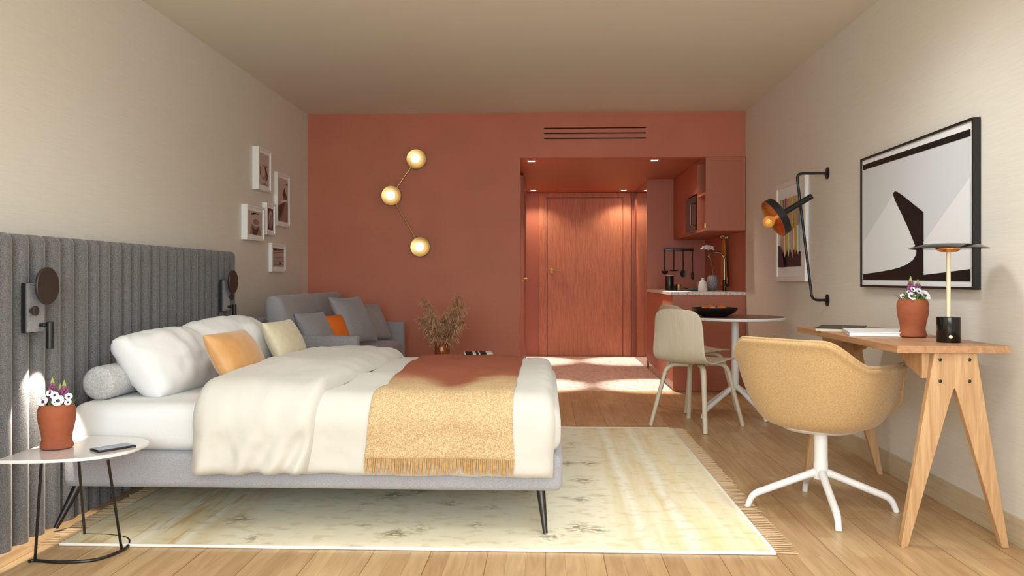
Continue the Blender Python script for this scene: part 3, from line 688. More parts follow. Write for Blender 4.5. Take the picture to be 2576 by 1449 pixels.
bo = thing('book', 'thick dark book under the black and white magazine behind the bed', 'book', (-0.525, 6.50, 0.3985), R(5))
part('pages', box1(-0.10, 0.10, -0.075, 0.075, 0.003, 0.028), M['paper'], bo, world=False, smooth=False)
b = NB(); bx(b, -0.105, 0.105, -0.08, 0.08, 0, 0.003); bx(b, -0.105, 0.105, -0.08, 0.08, 0.028, 0.031); bx(b, -0.105, -0.101, -0.08, 0.08, 0.003, 0.028); part('cover', b, M['sepia'], bo, world=False, smooth=False)
mg = thing('magazine', 'black and white magazine lying on a book behind the bed', 'magazine', (-0.525, 6.50, 0.430), R(8))
part('pages', box1(-0.11, 0.11, -0.085, 0.085, 0, 0.012, bev=0.002), M['paper'], mg, world=False, smooth=False)
b = NB()
for x0, x1 in ((-0.10, -0.045), (-0.02, 0.0), (0.012, 0.06)): bx(b, x0, x1, -0.0858, 0.08, 0.001, 0.0125)
part('cover_print', b, M['inkblack'], mg, world=False, smooth=False, label='black printed bands')

# ================================================================== WALL LIGHT (three discs)
wl = thing('wall_light', 'brass wall light of three discs with glowing globes joined by thin rods', 'light', (at_y(1020, 500, YB)))
cs = [at_y(1047, 400, YB - 0.05), at_y(984, 492, YB - 0.05), at_y(1057, 621, YB - 0.05)]
tl = [Vector((0.55, -1, -0.25)), Vector((0.55, -1, -0.25)), Vector((0.1, -1, 0.05))]
for c, d in zip(cs, tl):
    d = Vector((d.x * 0.12, d.y, d.z * 0.12))
    dsc = part('disc', lathe(NB(), [(0, 0), (0.03, 0), (0.088, 0.016), (0.090, 0.018), (0.088, 0.020), (0.03, 0.006), (0, 0.006)], 48, mtx=axis_m(c + Vector((0, 0.012, 0)), d)), M['brass'], wl)
    part('stem', tube(NB(), [(c.x, YB - 0.001, c.z), (c.x, YB - 0.04, c.z)], 0.02, 16), M['brass'], wl)
    g = NB(); ball(g, c + Vector((0, -0.036, 0)), 0.043, 3); part('globe', g, M['milk'], wl, label='glowing round glass globe')
for a, c in ((0, 1), (1, 2)):
    dv = (cs[c] - cs[a]).normalized(); part('rod', tube(NB(), [cs[a] + dv * 0.07 + Vector((0, 0.006, 0)), cs[c] - dv * 0.07 + Vector((0, 0.006, 0))], 0.0055, 10), M['brass'], wl)

# ================================================================== PICTURES
def picture(name, label, group, plane_x, sgn, y0, y1, z0, z1, depth, fw, fm, matm, mat_w, draw):
    """framed print on a side wall; sgn = direction from the wall into the room"""
    t = thing(name, label, 'picture', (plane_x, (y0 + y1) / 2, z0), 0, group); xf = plane_x + sgn * depth; xi = plane_x + sgn * (depth - 0.008)
    b = NB()
    for a in ((y0, y1, z0, z0 + fw), (y0, y1, z1 - fw, z1), (y0, y0 + fw, z0 + fw, z1 - fw), (y1 - fw, y1, z0 + fw, z1 - fw)): bx(b, min(plane_x + sgn * .001, xf), max(plane_x + sgn * .001, xf), *a)
    part('frame', b, fm, t, smooth=False)
    part('mount', box1(min(plane_x + sgn * 0.004, xi), max(plane_x + sgn * 0.004, xi), y0 + fw, y1 - fw, z0 + fw, z1 - fw), matm, t, smooth=False)
    mats, polys = draw(y0 + fw + mat_w, y1 - fw - mat_w, z0 + fw + mat_w, z1 - fw - mat_w)
    b = NB(); x = xi + sgn * 0.0008
    for k, (mi, pts) in enumerate(polys):
        f = b.faces.new([b.verts.new((x + sgn * 0.0005 * k, y, z)) for y, z in pts]); f.material_index = mi
        f.normal_update()
        if f.normal.x * sgn < 0: f.normal_flip()
    part('print', b, mats, t, smooth=False, keepn=True)
    return t
def uv(y0, y1, z0, z1): return lambda pts: [(y0 + (y1 - y0) * u, z0 + (z1 - z0) * v) for u, v in pts]
FULL = [(0, 0), (1, 0), (1, 1), (0, 1)]
SEP = [M['print'], M['sepia'], M['sepia2'], M['paper']]
def ell(cx, cy, rx, ry, n=20, a0=0, a1=360): return [(cx + rx * math.cos(R(a0 + (a1 - a0) * i / n)), cy + ry * math.sin(R(a0 + (a1 - a0) * i / n))) for i in range(n + (1 if a1 - a0 < 360 else 0))]
def dA(*a):
    g = uv(*a); return SEP, [(0, g(FULL)), (2, g(ell(0.45, 0.42, 0.3, 0.24))), (0, g(ell(0.36, 0.44, 0.22, 0.18))), (1, g([(0.5, 0.55), (0.62, 0.62), (0.86, 0.36), (0.82, 0.22), (0.55, 0.12), (0.74, 0.28)])), (1, g([(0.02, 0.3), (0.06, 0.3), (0.06, 0.58), (0.02, 0.58)])), (1, g([(0.66, 0.62), (0.8, 0.6), (0.72, 0.66)])), (2, g([(0.05, 0.02), (0.5, 0.1), (0.9, 0.02)]))]
def dB(*a):
    g = uv(*a); return SEP, [(0, g(FULL)), (2, g([(0, 0), (1, 0), (1, 0.45), (0.55, 0.6)])), (1, g([(0, 0.02), (0.3, 0.1), (0.72, 0.46), (0, 0.36)])), (1, g([(0.4, 0.62), (0.62, 0.8), (0.9, 0.56), (0.8, 0.48)])), (3, g([(0.25, 0.44), (0.9, 0.5), (0.86, 0.53), (0.3, 0.48)])), (1, g([(0.7, 0.88), (0.95, 0.86), (0.92, 0.93)]))]
def dC(*a):
    g = uv(*a); return SEP, [(0, g(FULL)), (1, g([(0.2, 0.9), (0.75, 0.88), (0.75, 0.93), (0.35, 0.94), (0.34, 0.84), (0.2, 0.82)])), (2, g(ell(0.55, 0.55, 0.22, 0.12))), (2, g([(0.1, 0.02), (0.9, 0.02), (0.8, 0.4), (0.5, 0.36), (0.2, 0.44)])), (1, g([(0.3, 0.0), (0.6, 0.0), (0.78, 0.36), (0.5, 0.22), (0.24, 0.34)]))]
def dD(*a):
    g = uv(*a); return SEP, [(1, g(FULL)), (2, g(ell(0.5, 0.5, 0.42, 0.42))), (0, g(ell(0.52, 0.58, 0.32, 0.3))), (2, g(ell(0.52, 0.52, 0.2, 0.24)))]
def dE(*a):
    g = uv(*a); P_ = [(0, g(FULL)), (1, g([(0, 0.86), (1, 0.93), (1, 1), (0, 1)])), (2, g([(0, 0.68), (1, 0.8), (1, 0.86), (0, 0.78)]))]
    for k in range(5): P_.append((1, g([(0.12 + 0.19 * k, 0.03), (0.14 + 0.19 * k, 0.03), (0.14 + 0.19 * k, 0.66), (0.12 + 0.19 * k, 0.66)])))
    for k in range(3): P_.append((1, g([(0.0, 0.1 + 0.2 * k), (1, 0.12 + 0.2 * k), (1, 0.135 + 0.2 * k), (0, 0.115 + 0.2 * k)])))
    P_.append((1, g([(0.5, 0.15), (0.72, 0.15), (0.6, 0.3)]))); return SEP, P_
for (y0, y1, z0, z1, dpt, d, lab) in ((6.14, 6.43, 1.685, 2.005, 0.05, dA, 'topmost small white framed sepia print of a curved fold on the left wall'),
        (6.64, 6.97, 1.445, 1.88, 0.03, dB, 'tallest white framed sepia print with dark angular shapes, nearest the terracotta wall'),
        (5.915, 6.285, 1.30, 1.555, 0.045, dC, 'white framed sepia still life print nearest the headboard'),
        (6.355, 6.56, 1.358, 1.605, 0.04, dD, 'smallest white framed print, a pale oval on dark ground'),
        (6.51, 6.862, 1.072, 1.30, 0.03, dE, 'lowest white framed sepia print of grid lines, above the sofa')):
    picture('picture', lab, 'small framed prints on the left wall', XL, 1, y0, y1, z0, z1, dpt, 0.016, M['white'], M['paper'], 0.024, d)

XF = XR - 0.033
def big(y0, y1, z0, z1):
    k = lambda cx, cy: (lambda v: (v.y, v.z))(at_x(1880 + 0.34507 * cx, 280 + 0.34507 * cy, XF + 0.008))
    P_ = lambda L_: [k(*p) for p in L_]
    curve = [(847, 1187), (960, 1172), (1060, 1153), (1110, 1140), (1170, 1115), (1215, 1080), (1236, 1040), (1236, 1000), (1222, 965)]
    fin = [(1222, 965), (1180, 860), (1130, 750), (1085, 660), (1068, 615), (1068, 595), (1080, 583), (1095, 586), (1130, 608), (1288, 735), (1288, 1193), (1460, 1172), (1630, 1150), (1630, 1240), (1240, 1234), (847, 1228), (847, 1187)]
    return [M['artgrey'], M['artlight'], M['inkblack']], [
        (0, P_([(847, 392), (1630, 128), (1630, 1240), (847, 1228)])),
        (1, P_([(847, 955), (1066, 608), (1085, 660), (1130, 750), (1180, 860)] + curve[::-1])),
        (1, P_([(1630, 475), (1630, 1150), (1288, 1193), (1288, 955)])),
        (2, P_([(847, 392), (1630, 128), (1630, 180), (847, 430)])),
        (2, P_(curve[:-1] + fin[:-1][0:]))]
picture('picture', 'big black framed abstract poster of a black fin on pale grey above the desk', None, XR, -1, 3.53, 4.77, 0.972, 1.688, 0.033, 0.011, M['black'], M['paper'], 0.03, big)
def stripes(y0, y1, z0, z1):
    g = uv(y1, y0, z0, z1); P_ = [(8, g(FULL))]; rs = random.Random(4); n = 14
    order = [0, 6, 1, 2, 3, 2, 4, 5, 7, 6, 0, 5, 4, 2]
    P_.append((9, g([(0, 0.3), (1, 0.2), (1, 1), (0, 1)])))
    for i in range(n):
        u0, u1 = i / n, (i + 1) / n; top = 0.98 - 0.02 * rs.random(); mid = 0.52 + 0.08 * rs.random()
        P_.append((order[i], g([(u0, mid), (u1, mid), (u1, top), (u0, top)])))
        lo = 0.10 + 0.13 * rs.random(); col = [6, 5, 7, 9, 4, 6, 9][i % 7]
        P_.append((col, g([(u0 + 0.01, lo + 0.05), ((u0 + u1) / 2, lo), (u1, lo + 0.06), (u1, mid), (u0, mid)])))
    P_.append((8, g([(0, 0), (0.3, 0), (0.22, 0.18), (0.1, 0.3), (0, 0.32)])))
    return [M['s1'], M['s2'], M['s3'], M['s4'], M['s5'], M['s6'], M['s7'], M['s8'], M['navy'], M['paper']], P_
picture('picture', 'white framed print of colourful vertical stripes behind the wall lamp', None, XR, -1, 5.79, 6.51, 0.998, 1.728, 0.03, 0.035, M['white'], M['paper'], 0.07, stripes)

# ================================================================== SWING ARM WALL LAMP
YL = 5.41
w1, w2_ = at_y(2082, 436, YL), at_y(2082, 755, YL); w1.x = w2_.x = XR
e1, e2 = at_y(2004, 438, YL), at_y(2043, 756, YL)
e1.z = w1.z; e2.z = w2_.z
la = thing('wall_lamp', 'black bent rod wall lamp with a round copper lined shade', 'lamp', (XR, YL, w2_.z))
part('arm', tube(NB(), bend([w1, e1, e2, w2_], 0.04, 8), 0.0085, 12), M['black'], la)
for w in (w1, w2_): part('wall_plate', lathe(NB(), [(0, 0), (0.038, 0), (0.038, 0.005), (0.03, 0.009), (0, 0.009)], 28, mtx=axis_m(w - Vector((0.0005, 0, 0)), (-1, 0, 0))), M['black'], la)
ax = Vector((-0.86, -0.05, -0.51)).normalized()
hc = at_y(1962, 541, YL - 0.05)
part('handle_tube', tube(NB(), [hc - ax * 0.01, hc - ax * 0.235], 0.018, 20), M['black'], la)
sh = part('shade', lathe(NB(), [(0, 0.0), (0.118, 0.0), (0.124, 0.004), (0.126, 0.05), (0.123, 0.05), (0.12, 0.012), (0, 0.010)], 48, mtx=axis_m(hc, ax)), M['black'], la, ang=30)
part('reflector', lathe(NB(), [(0, 0.012), (0.05, 0.014), (0.105, 0.03), (0.1225, 0.05), (0.119, 0.05), (0.10, 0.034), (0.05, 0.018), (0, 0.016)], 48, mtx=axis_m(hc, ax)), M['copper'], sh, label='hammered copper lining')
g = NB(); lathe(g, [(0.012, 0.016), (0.013, 0.04), (0.024, 0.052), (0.036, 0.07), (0.038, 0.086), (0.03, 0.106), (0.015, 0.118), (0, 0.121)], 24, mtx=axis_m(hc, ax)); part('bulb', g, M['bulbglow'], la, label='mirrored amber bulb')

# ================================================================== DESK
desk = thing('desk', 'narrow oak desk on splayed A-shaped legs against the right wall', 'desk', (1.54, 3.83, 0))
DT, TT = 0.765, 0.027
part('desktop', box1(1.325, 1.742, 3.20, 4.46, DT - TT, DT, bev=0.002), M['oaktop'], desk, smooth=False)
def aframe(y, th):
    pp = [(2350, 886), (2456, 886), (2538, 1376), (2521, 1376), (2405, 985), (2401, 976), (2396, 985), (2284, 1376), (2266, 1376)]
    base = [at_y(px, py, 3.228) for px, py in pp]; out = []
    for (px, py), v in zip(pp, base): out.append(Vector((v.x, y, 0.0005 if py == 1376 else (DT - TT if py == 886 else v.z))))
    b = prism(NB(), out, (0, th, 0)); bmesh.ops.bevel(b, geom=[e for e in b.edges], offset=0.0015, segments=1, affect='EDGES'); return b
for y, th, dy in ((3.225, 0.03, 1), (4.405, 0.03, -1)):
    lg = part('leg_frame', aframe(y, th), M['oak'], desk, smooth=False)
    for px, py in ((2365, 905), (2439, 905), (2365, 959), (2439, 959)):
        c = at_y(px, py, 3.225); c.y = y if dy > 0 else y + th
        part('bolt', lathe(NB(), [(0, 0), (0.0065, 0), (0.0065, 0.002), (0.005, 0.003), (0, 0.003)], 14, mtx=axis_m(c, (0, -dy, 0))), M['black'], lg, label='black bolt head')
    ya, yb = (y + th, y + th + 0.19) if dy > 0 else (y, y - 0.19)
    for xo in (1.44, 1.60): part('bracket', prism(NB(), [Vector((xo, ya, DT - TT)), Vector((xo, yb, DT - TT)), Vector((xo, yb, DT - TT - 0.035)), Vector((xo, (ya + yb) / 2, DT - TT - 0.075)), Vector((xo, ya, DT - TT - 0.10))], (0.028, 0, 0)), M['oak'], desk, smooth=False)
# desk lamp
lp = at_z(2386, 861, DT)
dlp = thing('table_lamp', 'slim table lamp with a flat black disc shade and black cylinder base on the desk', 'lamp', lp)
part('base', lathe(NB(), [(0, 0.0005), (0.0435, 0.0005), (0.0445, 0.003), (0.0445, 0.099), (0.0425, 0.101), (0, 0.101)], 40), M['blackgloss'], dlp, world=False)
g = NB(); ball(g, (-0.012, -0.0435, 0.024), 0.0075, 2); part('switch', g, M['stemlit'], dlp, world=False, label='small ivory push button')
part('stem', lathe(NB(), [(0.008, 0.10), (0.008, 0.37), (0, 0.37)], 16), M['stemlit'], dlp, world=False, label='ivory metal stem')
part('diffuser', lathe(NB(), [(0, 0.358), (0.03, 0.360), (0.046, 0.370), (0.048, 0.378), (0, 0.38)], 36), M['copper'], dlp, world=False, label='small copper dish under the shade')
part('shade', lathe(NB(), [(0, 0.376), (0.06, 0.377), (0.145, 0.372), (0.1465, 0.374), (0.12, 0.386), (0.07, 0.393), (0, 0.396)], 56), M['blackgloss'], dlp, world=False)

# flower pots
POT = [(0.0, 0.001), (0.050, 0.001), (0.0565, 0.005), (0.057, 0.012), (0.053, 0.022), (0.0500, 0.036), (0.0525, 0.055), (0.0580, 0.078), (0.0625, 0.100), (0.0645, 0.125), (0.0635, 0.143), (0.0600, 0.156), (0.0560, 0.163), (0.0535, 0.166), (0.051, 0.163), (0.0555, 0.14), (0.050, 0.11), (0, 0.105)]
def flower_pot(loc, label, seed, scale=1.0):
    rs = random.Random(seed)
    t = thing('flower_pot', label, 'flower pot', loc, rs.uniform(-0.3, 0.3), 'terracotta pots of flowers'); t.scale = (scale,) * 3
    part('pot', lathe(NB(), POT, 40), M['pot'], t, world=False)
    b = NB()
    for i in range(130):
        a = rs.uniform(0, 6.283); r_ = rs.uniform(0.0, 0.04); p0 = Vector((r_ * math.cos(a) * .6, r_ * math.sin(a) * .6, 0.13)); L_ = rs.uniform(0.04, 0.08)
        d = Vector((math.cos(a) * rs.uniform(.2, 1), math.sin(a) * rs.uniform(.2, 1), 1.0)).normalized(); s_ = d.cross(Vector((0, 0, 1))).normalized() * rs.uniform(0.006, 0.011)
        q = [p0, p0 + d * L_ * 0.5 + s_, p0 + d * L_ + Vector((d.x, d.y, -.2)) * 0.012, p0 + d * L_ * 0.5 - s_]
        b.faces.new([b.verts.new(x) for x in q])
    part('foliage', b, M['leaf'], t, world=False, keepn=True)
    for (sx, sy, h) in ((-0.014, -0.004, 0.262), (0.026, 0.0, 0.25), (0.006, 0.016, 0.235)):
        b = NB(); z0, z1 = 0.165, h
        tube(b, [(sx * 0.5, sy * 0.5, 0.12), (sx, sy, z1)], 0.002, 5)
        for k in range(11):
            f = k / 10; z = z0 + (z1 - z0 - 0.022) * f; rr = 0.0165 * (1 - 0.55 * f); n = 7 if f < .7 else 5
            for j in range(n):
                a = 6.283 * (j + 0.5 * (k % 2)) / n; ball(b, (sx + rr * math.cos(a), sy + rr * math.sin(a), z), 0.0066 * (1 - 0.35 * f), 1, (1, 1, 1.15))
        fl = part('lupin_spike', b, M['lupin'], t, world=False)
        b = NB()
        for k in range(7):
            f = k / 6; z = z1 - 0.026 + 0.026 * f
            for j in range(4 if k < 6 else 1):
                a = 6.283 * (j + 0.5 * (k % 2)) / 4; r_ = 0.0055 * (1 - f); ball(b, (sx + r_ * math.cos(a), sy + r_ * math.sin(a), z), 0.0038 * (1.1 - 0.5 * f), 1)
        part('bud_tip', b, M['lime'], fl, world=False, label='lime green bud tip')
    for (fx, fy, fz, r_) in ((-0.034, -0.034, 0.176, 0.019), (0.022, -0.046, 0.180, 0.022), (0.004, -0.03, 0.198, 0.015), (0.046, -0.012, 0.19, 0.014), (-0.048, 0.004, 0.174, 0.013), (-0.016, -0.02, 0.205, 0.013), (0.05, -0.03, 0.172, 0.013), (-0.03, -0.012, 0.192, 0.011)):
        c = Vector((fx, fy, fz)); nrm = Vector((fx * 4, -1 + fy * 2, 0.65)).normalized(); mm = axis_m(c, nrm); b = NB()
        for k in range(7):
            a = 6.283 * k / 7 + rs.uniform(-.1, .1); ca, sa = math.cos(a), math.sin(a); w = 0.5
            rows = []
            for (rr, ww, zz_) in ((0.12, 0.12, 0.0), (0.5, 0.42, 0.10), (0.85, 0.40, 0.22), (1.0, 0.16, 0.30)):
                rows.append([mm @ Vector(((rr * ca - sgn * ww * sa) * r_, (rr * sa + sgn * ww * ca) * r_, zz_ * r_ + 0.0004 * (k % 2))) for sgn in (-1, 0, 1)])
            grid(b, rows)
        tube(b, [(fx * .4, fy * .4, 0.12), c], 0.0016, 5)
        an = part('anemone', b, M['petal'], t, world=False, keepn=True)
        b = NB(); ball(b, c + nrm * 0.002, r_ * 0.3, 2); part('flower_eye', b, M['eye'], an, world=False, label='dark violet flower centre')
    return t
flower_pot(at_z(2296, 848, DT) + Vector((0, 0, 0.0005)), 'terracotta pot of lupins and white anemones on the desk beside the lamp', 2)

# notebook and magazine on the desk
nb = thing('notebook', 'slim black notebook with cream page edges at the far end of the desk', 'notebook', (1.46, 4.18, DT + 0.0005), R(-24))
part('pages', box1(-0.105, 0.105, -0.15, 0.15, 0, 0.012), M['gold'], nb, world=False, smooth=False)
part('cover', box1(-0.107, 0.107, -0.152, 0.152, 0.012, 0.0155, bev=0.001), M['black'], nb, world=False, smooth=False)
bk = thing('book', 'white brochure lying on the desk between the black notebook and the flower pot', 'book', (1.50, 3.845, DT + 0.0005), R(-14))
part('pages', box1(-0.13, 0.13, -0.15, 0.15, 0, 0.016, bev=0.003), M['paper'], bk, world=False, smooth=False)
part('cover', box1(-0.133, 0.133, -0.153, 0.153, 0.016, 0.019, bev=0.001), M['white'], bk, world=False, smooth=False)

# ================================================================== DESK CHAIR
dc = thing('desk_chair', 'ochre upholstered tub chair on a white four-star swivel base', 'chair', (1.214, 3.735, 0), R(42))
def shell_pt(phi, t, off=0.0):
    """phi measured from the back; t 0..1 from the seat centre out and up to the rim"""
    a = abs(phi); sm = lambda e0, e1, x: (lambda q: q * q * (3 - 2 * q))(max(0, min(1, (x - e0) / (e1 - e0))))
    rim = 0.765 - 0.105 * sm(24, 72, a) - 0.195 * sm(112, 140, a) - 0.01 * sm(140, 180, a)
    px_ = 0.262 + 0.03 * sm(0, 180, 180 - a) ; c, s = math.cos(R(phi)), math.sin(R(phi)); e = 2 / 3.1
    top = Vector((-px_ * math.copysign(abs(c) ** e, c), 0.292 * math.copysign(abs(s) ** e, s), 0))
    top *= 1.0 + 0.05 * (1 - sm(70, 130, a))
    bot = Vector((-0.205 * math.copysign(abs(c) ** 0.9, c), 0.215 * math.copysign(abs(s) ** 0.9, s), 0))
    z0 = 0.372
    if t < 0.35:
        q = t / 0.35; return Vector((bot.x * q, bot.y * q, z0 + 0.035 * q ** 3))
    q = (t - 0.35) / 0.65
    k = math.sin(q * math.pi / 2) ** 0.8
    p = bot.lerp(top, 0.55 * q + 0.45 * k); p.z = z0 + 0.035 + (rim - z0 - 0.035) * (q ** 1.25)
    if q > 0.92 and a < 140: p.x *= 1 + 0.05 * (q - 0.92) / 0.08; p.y *= 1 + 0.05 * (q - 0.92) / 0.08
    return p
b = NB(); nphi = 72; tt_ = [0.02, 0.12, 0.22, 0.30, 0.35, 0.40, 0.45, 0.5, 0.56, 0.62, 0.68, 0.74, 0.8, 0.86, 0.9, 0.93, 0.96, 0.98, 1.0]
rows = [[shell_pt(-180 + 360 * i / nphi, t) for i in range(nphi)] for t in tt_]
vs = grid(b, rows, cv=True); b.faces.new(vs[0][::-1]); bmesh.ops.recalc_face_normals(b, faces=b.faces)
so = part('shell', b, M['chairfab'], dc, world=False, ang=80)
md = so.modifiers.new('thickness', 'SOLIDIFY'); md.thickness = 0.024; md.offset = -1; md.use_rim = True
md2 = so.modifiers.new('soft', 'SUBSURF'); md2.levels = md2.render_levels = 1
b = NB(); tube(b, [shell_pt(-180 + 360 * i / 96, 0.995) * 1.0 for i in range(97)], 0.0085, 8, cap=False); part('piping', b, M['chairfab'], dc, world=False)
part('seat_plate', lathe(NB(), [(0, 0.342), (0.09, 0.343), (0.15, 0.354), (0.185, 0.372), (0.183, 0.378), (0, 0.37)], 40), M['white'], dc, world=False, label='white dish under the seat')
part('column', lathe(NB(), [(0, 0.135), (0.03, 0.137), (0.031, 0.20), (0.029, 0.23), (0.029, 0.345), (0, 0.345)], 24), M['white'], dc, world=False)
for fx, fy in ((0.900, 3.764), (1.531, 3.707), (1.181, 3.413), (1.244, 4.057)):
    d = Vector((fx - 1.214, fy - 3.735, 0)); c0 = Vector((1.214, 3.735, 0)); ln = d.length; u = d / ln
    pth = bend([c0 + Vector((0, 0, 0.172)), c0 + u * 0.05 + Vector((0, 0, 0.155)), c0 + u * (ln - 0.022) + Vector((0, 0, 0.058)), c0 + u * ln + Vector((0, 0, 0.0005))], 0.045, 7)
    part('leg', tube(NB(), pth, [0.019] + [0.0185 - 0.006 * i / len(pth) for i in range(len(pth) - 1)], 14), M['white'], dc)

# ================================================================== DINING SET
TC = Vector((1.410, 6.27, 0))
dt = thing('dining_table', 'round dining table with a dark top and white pedestal base', 'table', TC)
part('tabletop', lathe(NB(), [(0, 0.712), (0.345, 0.712), (0.358, 0.715), (0.362, 0.7255), (0.358, 0.7335), (0.352, 0.735), (0.0, 0.7345)], 72, c=TC), M['white'], dt, ang=40)
part('veneer', lathe(NB(), [(0, 0.7346), (0.351, 0.7346), (0.351, 0.7362), (0, 0.7362)], 72, c=TC), M['tabletop'], dt, label='dark walnut surface')
part('pedestal', lathe(NB(), [(0, 0.19), (0.025, 0.19), (0.026, 0.26), (0.0255, 0.712), (0, 0.712)], 24, c=TC), M['white'], dt)
for k in range(4):
    a = math.atan2(-0.27, 0.157) + k * math.pi / 2; u = Vector((math.cos(a), math.sin(a), 0))
    pth = bend([TC + Vector((0, 0, 0.225)), TC + u * 0.06 + Vector((0, 0, 0.19)), TC + u * 0.293 + Vector((0, 0, 0.05)), TC + u * 0.316 + Vector((0, 0, 0.0005))], 0.045, 7)
    part('leg', tube(NB(), pth, [0.021] + [0.019 - 0.006 * i / len(pth) for i in range(len(pth) - 1)], 14), M['white'], dt)

def dining_chair(loc, rz, label):
    t = thing('dining_chair', label, 'chair', loc, rz, 'plywood dining chairs')
    # seat shell profile from the top of the back, through the bend, to the front edge
    pr = [(-0.262, 0.815, .150), (-0.26, 0.805, .172), (-0.256, 0.78, .186), (-0.25, 0.73, .195), (-0.243, 0.67, .200), (-0.236, 0.61, .205), (-0.228, 0.55, .211), (-0.216, 0.505, .215), (-0.195, 0.470, .216), (-0.165, 0.449, .215), (-0.12, 0.441, .214), (-0.05, 0.444, .213), (0.03, 0.451, .211), (0.11, 0.459, .207), (0.17, 0.461, .200), (0.205, 0.457, .188), (0.222, 0.45, .17), (0.23, 0.444, .14)]
    rows = []
    for i, (x, z, w) in enumerate(pr):
        row = []
        for j in range(17):
            v = -1 + j / 8; cv = v * v; back = max(0.0, min(1.0, (z - 0.47) / 0.2)) if x < -0.17 else 0.0
            xx = x + 0.035 * cv * back - (0.0 if x < 0 else 0.02 * cv * max(0, (x - 0.1) / 0.13)); z2 = z + (0.010 * cv if back == 0 else 0) - (0.022 * cv * cv if i < 3 else 0)
            row.append(Vector((xx, v * w, z2)))
        rows.append(row)
    b = NB(); grid(b, rows); o = part('seat_shell', b, M['ply'], t, world=False, ang=80)
    m1 = o.modifiers.new('thickness', 'SOLIDIFY'); m1.thickness = 0.010; m1.offset = 0
    m2 = o.modifiers.new('soft', 'SUBSURF'); m2.levels = m2.render_levels = 1
    for sx in (-1, 1):
        for sy in (-1, 1):
            zt = 0.428 if sx < 0 else 0.438
            pth = bend([(sx * 0.03, sy * 0.05, zt - 0.006), (sx * 0.135, sy * 0.15, zt - 0.004), (sx * 0.224, sy * 0.224, 0.0005)], 0.07, 7)
            part('leg', tube(NB(), pth, [0.0185] * 5 + [0.0185 - 0.0045 * i / len(pth) for i in range(len(pth) - 5)], 12, flat=0.85), M['ply'], t, world=False)
    return t
dining_chair((1.045, 5.822, 0), R(45), 'pale plywood chair in front of the round table, its back to the bed')
dining_chair((1.185, 6.635, 0), R(22), 'pale plywood chair behind the round table, mostly hidden by the bowl and front chair')

bc = Vector((1.255, 6.26, 0.7367))
solo('bowl', lathe(NB(), [(0, 0.0), (0.085, 0.0), (0.095, 0.004), (0.145, 0.028), (0.166, 0.05), (0.170, 0.066), (0.166, 0.066), (0.155, 0.05), (0.135, 0.033), (0.08, 0.016), (0, 0.014)], 56, c=bc), M['black'], 'wide shallow black bowl of fruit on the round table', 'bowl', bc)
fr = [(-0.075, -0.03, 0.032, 'orange at the left side of the black bowl', 'fruit'), (-0.02, -0.05, 0.030, 'pale yellow fruit at the front of the black bowl', 'fruit2'), (0.055, -0.02, 0.034, 'orange at the right side of the black bowl', 'fruit'), (-0.015, 0.04, 0.035, 'large orange at the back of the black bowl', 'fruit'), (0.05, 0.055, 0.028, 'pale yellow fruit at the back of the black bowl', 'fruit2')]
for x, y, r_, lab, mk in fr:
    c = bc + Vector((x, y, 0.018 + r_)); b = NB(); ball(b, c, r_, 3, (1, 1, 1)) if False else ball(b, (0, 0, 0), r_, 3, (1, 1, 0.93)); b.transform(Matrix.Translation(c))
    f = solo('fruit', b, M[mk], lab, 'fruit', c, 'fruit in the black bowl')
    part('stem', tube(NB(), [c + Vector((0, 0, r_ * 0.9)), c + Vector((0.002, 0, r_ + 0.004))], 0.002, 6), M['leaf'], f)

# ================================================================== SIDE TABLE
st = thing('side_table', 'small pale D-shaped side table on a black wire base beside the bed', 'table', (-1.75, 3.06, 0))
ZT = 0.39
out = []
cx, cy, rx_, ry_ = -1.905, 3.035, 0.395, 0.228
for i in range(33):
    a = -math.pi / 2 + math.pi * i / 32; c, s = math.cos(a), math.sin(a)
    out.append(Vector((cx + rx_ * math.copysign(abs(c) ** 0.66, c), cy + ry_ * math.copysign(abs(s) ** 0.78, s) + 0.03 * c, ZT - 0.011)))
b = prism(NB(), out, (0, 0, 0.011)); bmesh.ops.bevel(b, geom=[e for e in b.edges if abs(e.verts[0].co.z - e.verts[1].co.z) < 1e-6], offset=0.0025, segments=2, affect='EDGES')
part('tabletop', b, M['sidetop'], st, ang=40)
f1, f2, f3 = at_z(88, 1410, 0.006), at_z(213, 1345, 0.006), at_z(306, 1382, 0.006)
loop = [f1 + Vector((-0.015, -0.012, 0)), f1, f1 + Vector((0.1, -0.012, 0)), at_z(240, 1408, 0.006), at_z(306, 1385, 0.006), at_z(325, 1368, 0.006), at_z(318, 1354, 0.006), at_z(275, 1347, 0.006), f2]
def cat(pts, n=6):
    o = []; q = [pts[0]] + pts + [pts[-1]]
    for a, b_, c, d in zip(q, q[1:], q[2:], q[3:]):
        for i in range(n):
            t = i / n; o.append(0.5 * ((2 * b_) + (c - a) * t + (2 * a - 5 * b_ + 4 * c - d) * t * t + (3 * b_ - a - 3 * c + d) * t ** 3))
    return o + [pts[-1]]
part('base_ring', tube(NB(), cat(loop), 0.0055, 10), M['black'], st)
for f, tp in ((f1, at_z(104, 1165, ZT - 0.012)), (f2, at_z(198, 1155, ZT - 0.012)), (f3, at_z(272, 1158, ZT - 0.012))):
    tp.y = min(tp.y, 3.2)
    part('leg', tube(NB(), [f, tp], 0.0052, 10), M['black'], st)
flower_pot(at_z(143, 1127, ZT) + Vector((0, 0, 0.0005)), 'terracotta pot of lupins and white anemones on the side table', 6, 1.0)
pc = at_z(285, 1129, ZT)
ph = thing('phone', 'dark smartphone lying on the side table', 'phone', pc + Vector((0, 0, 0.0005)), R(-36))
part('body', box1(-0.035, 0.035, -0.07, 0.07, 0, 0.008, bev=0.0025, seg=3), M['gunmetal'], ph, world=False)
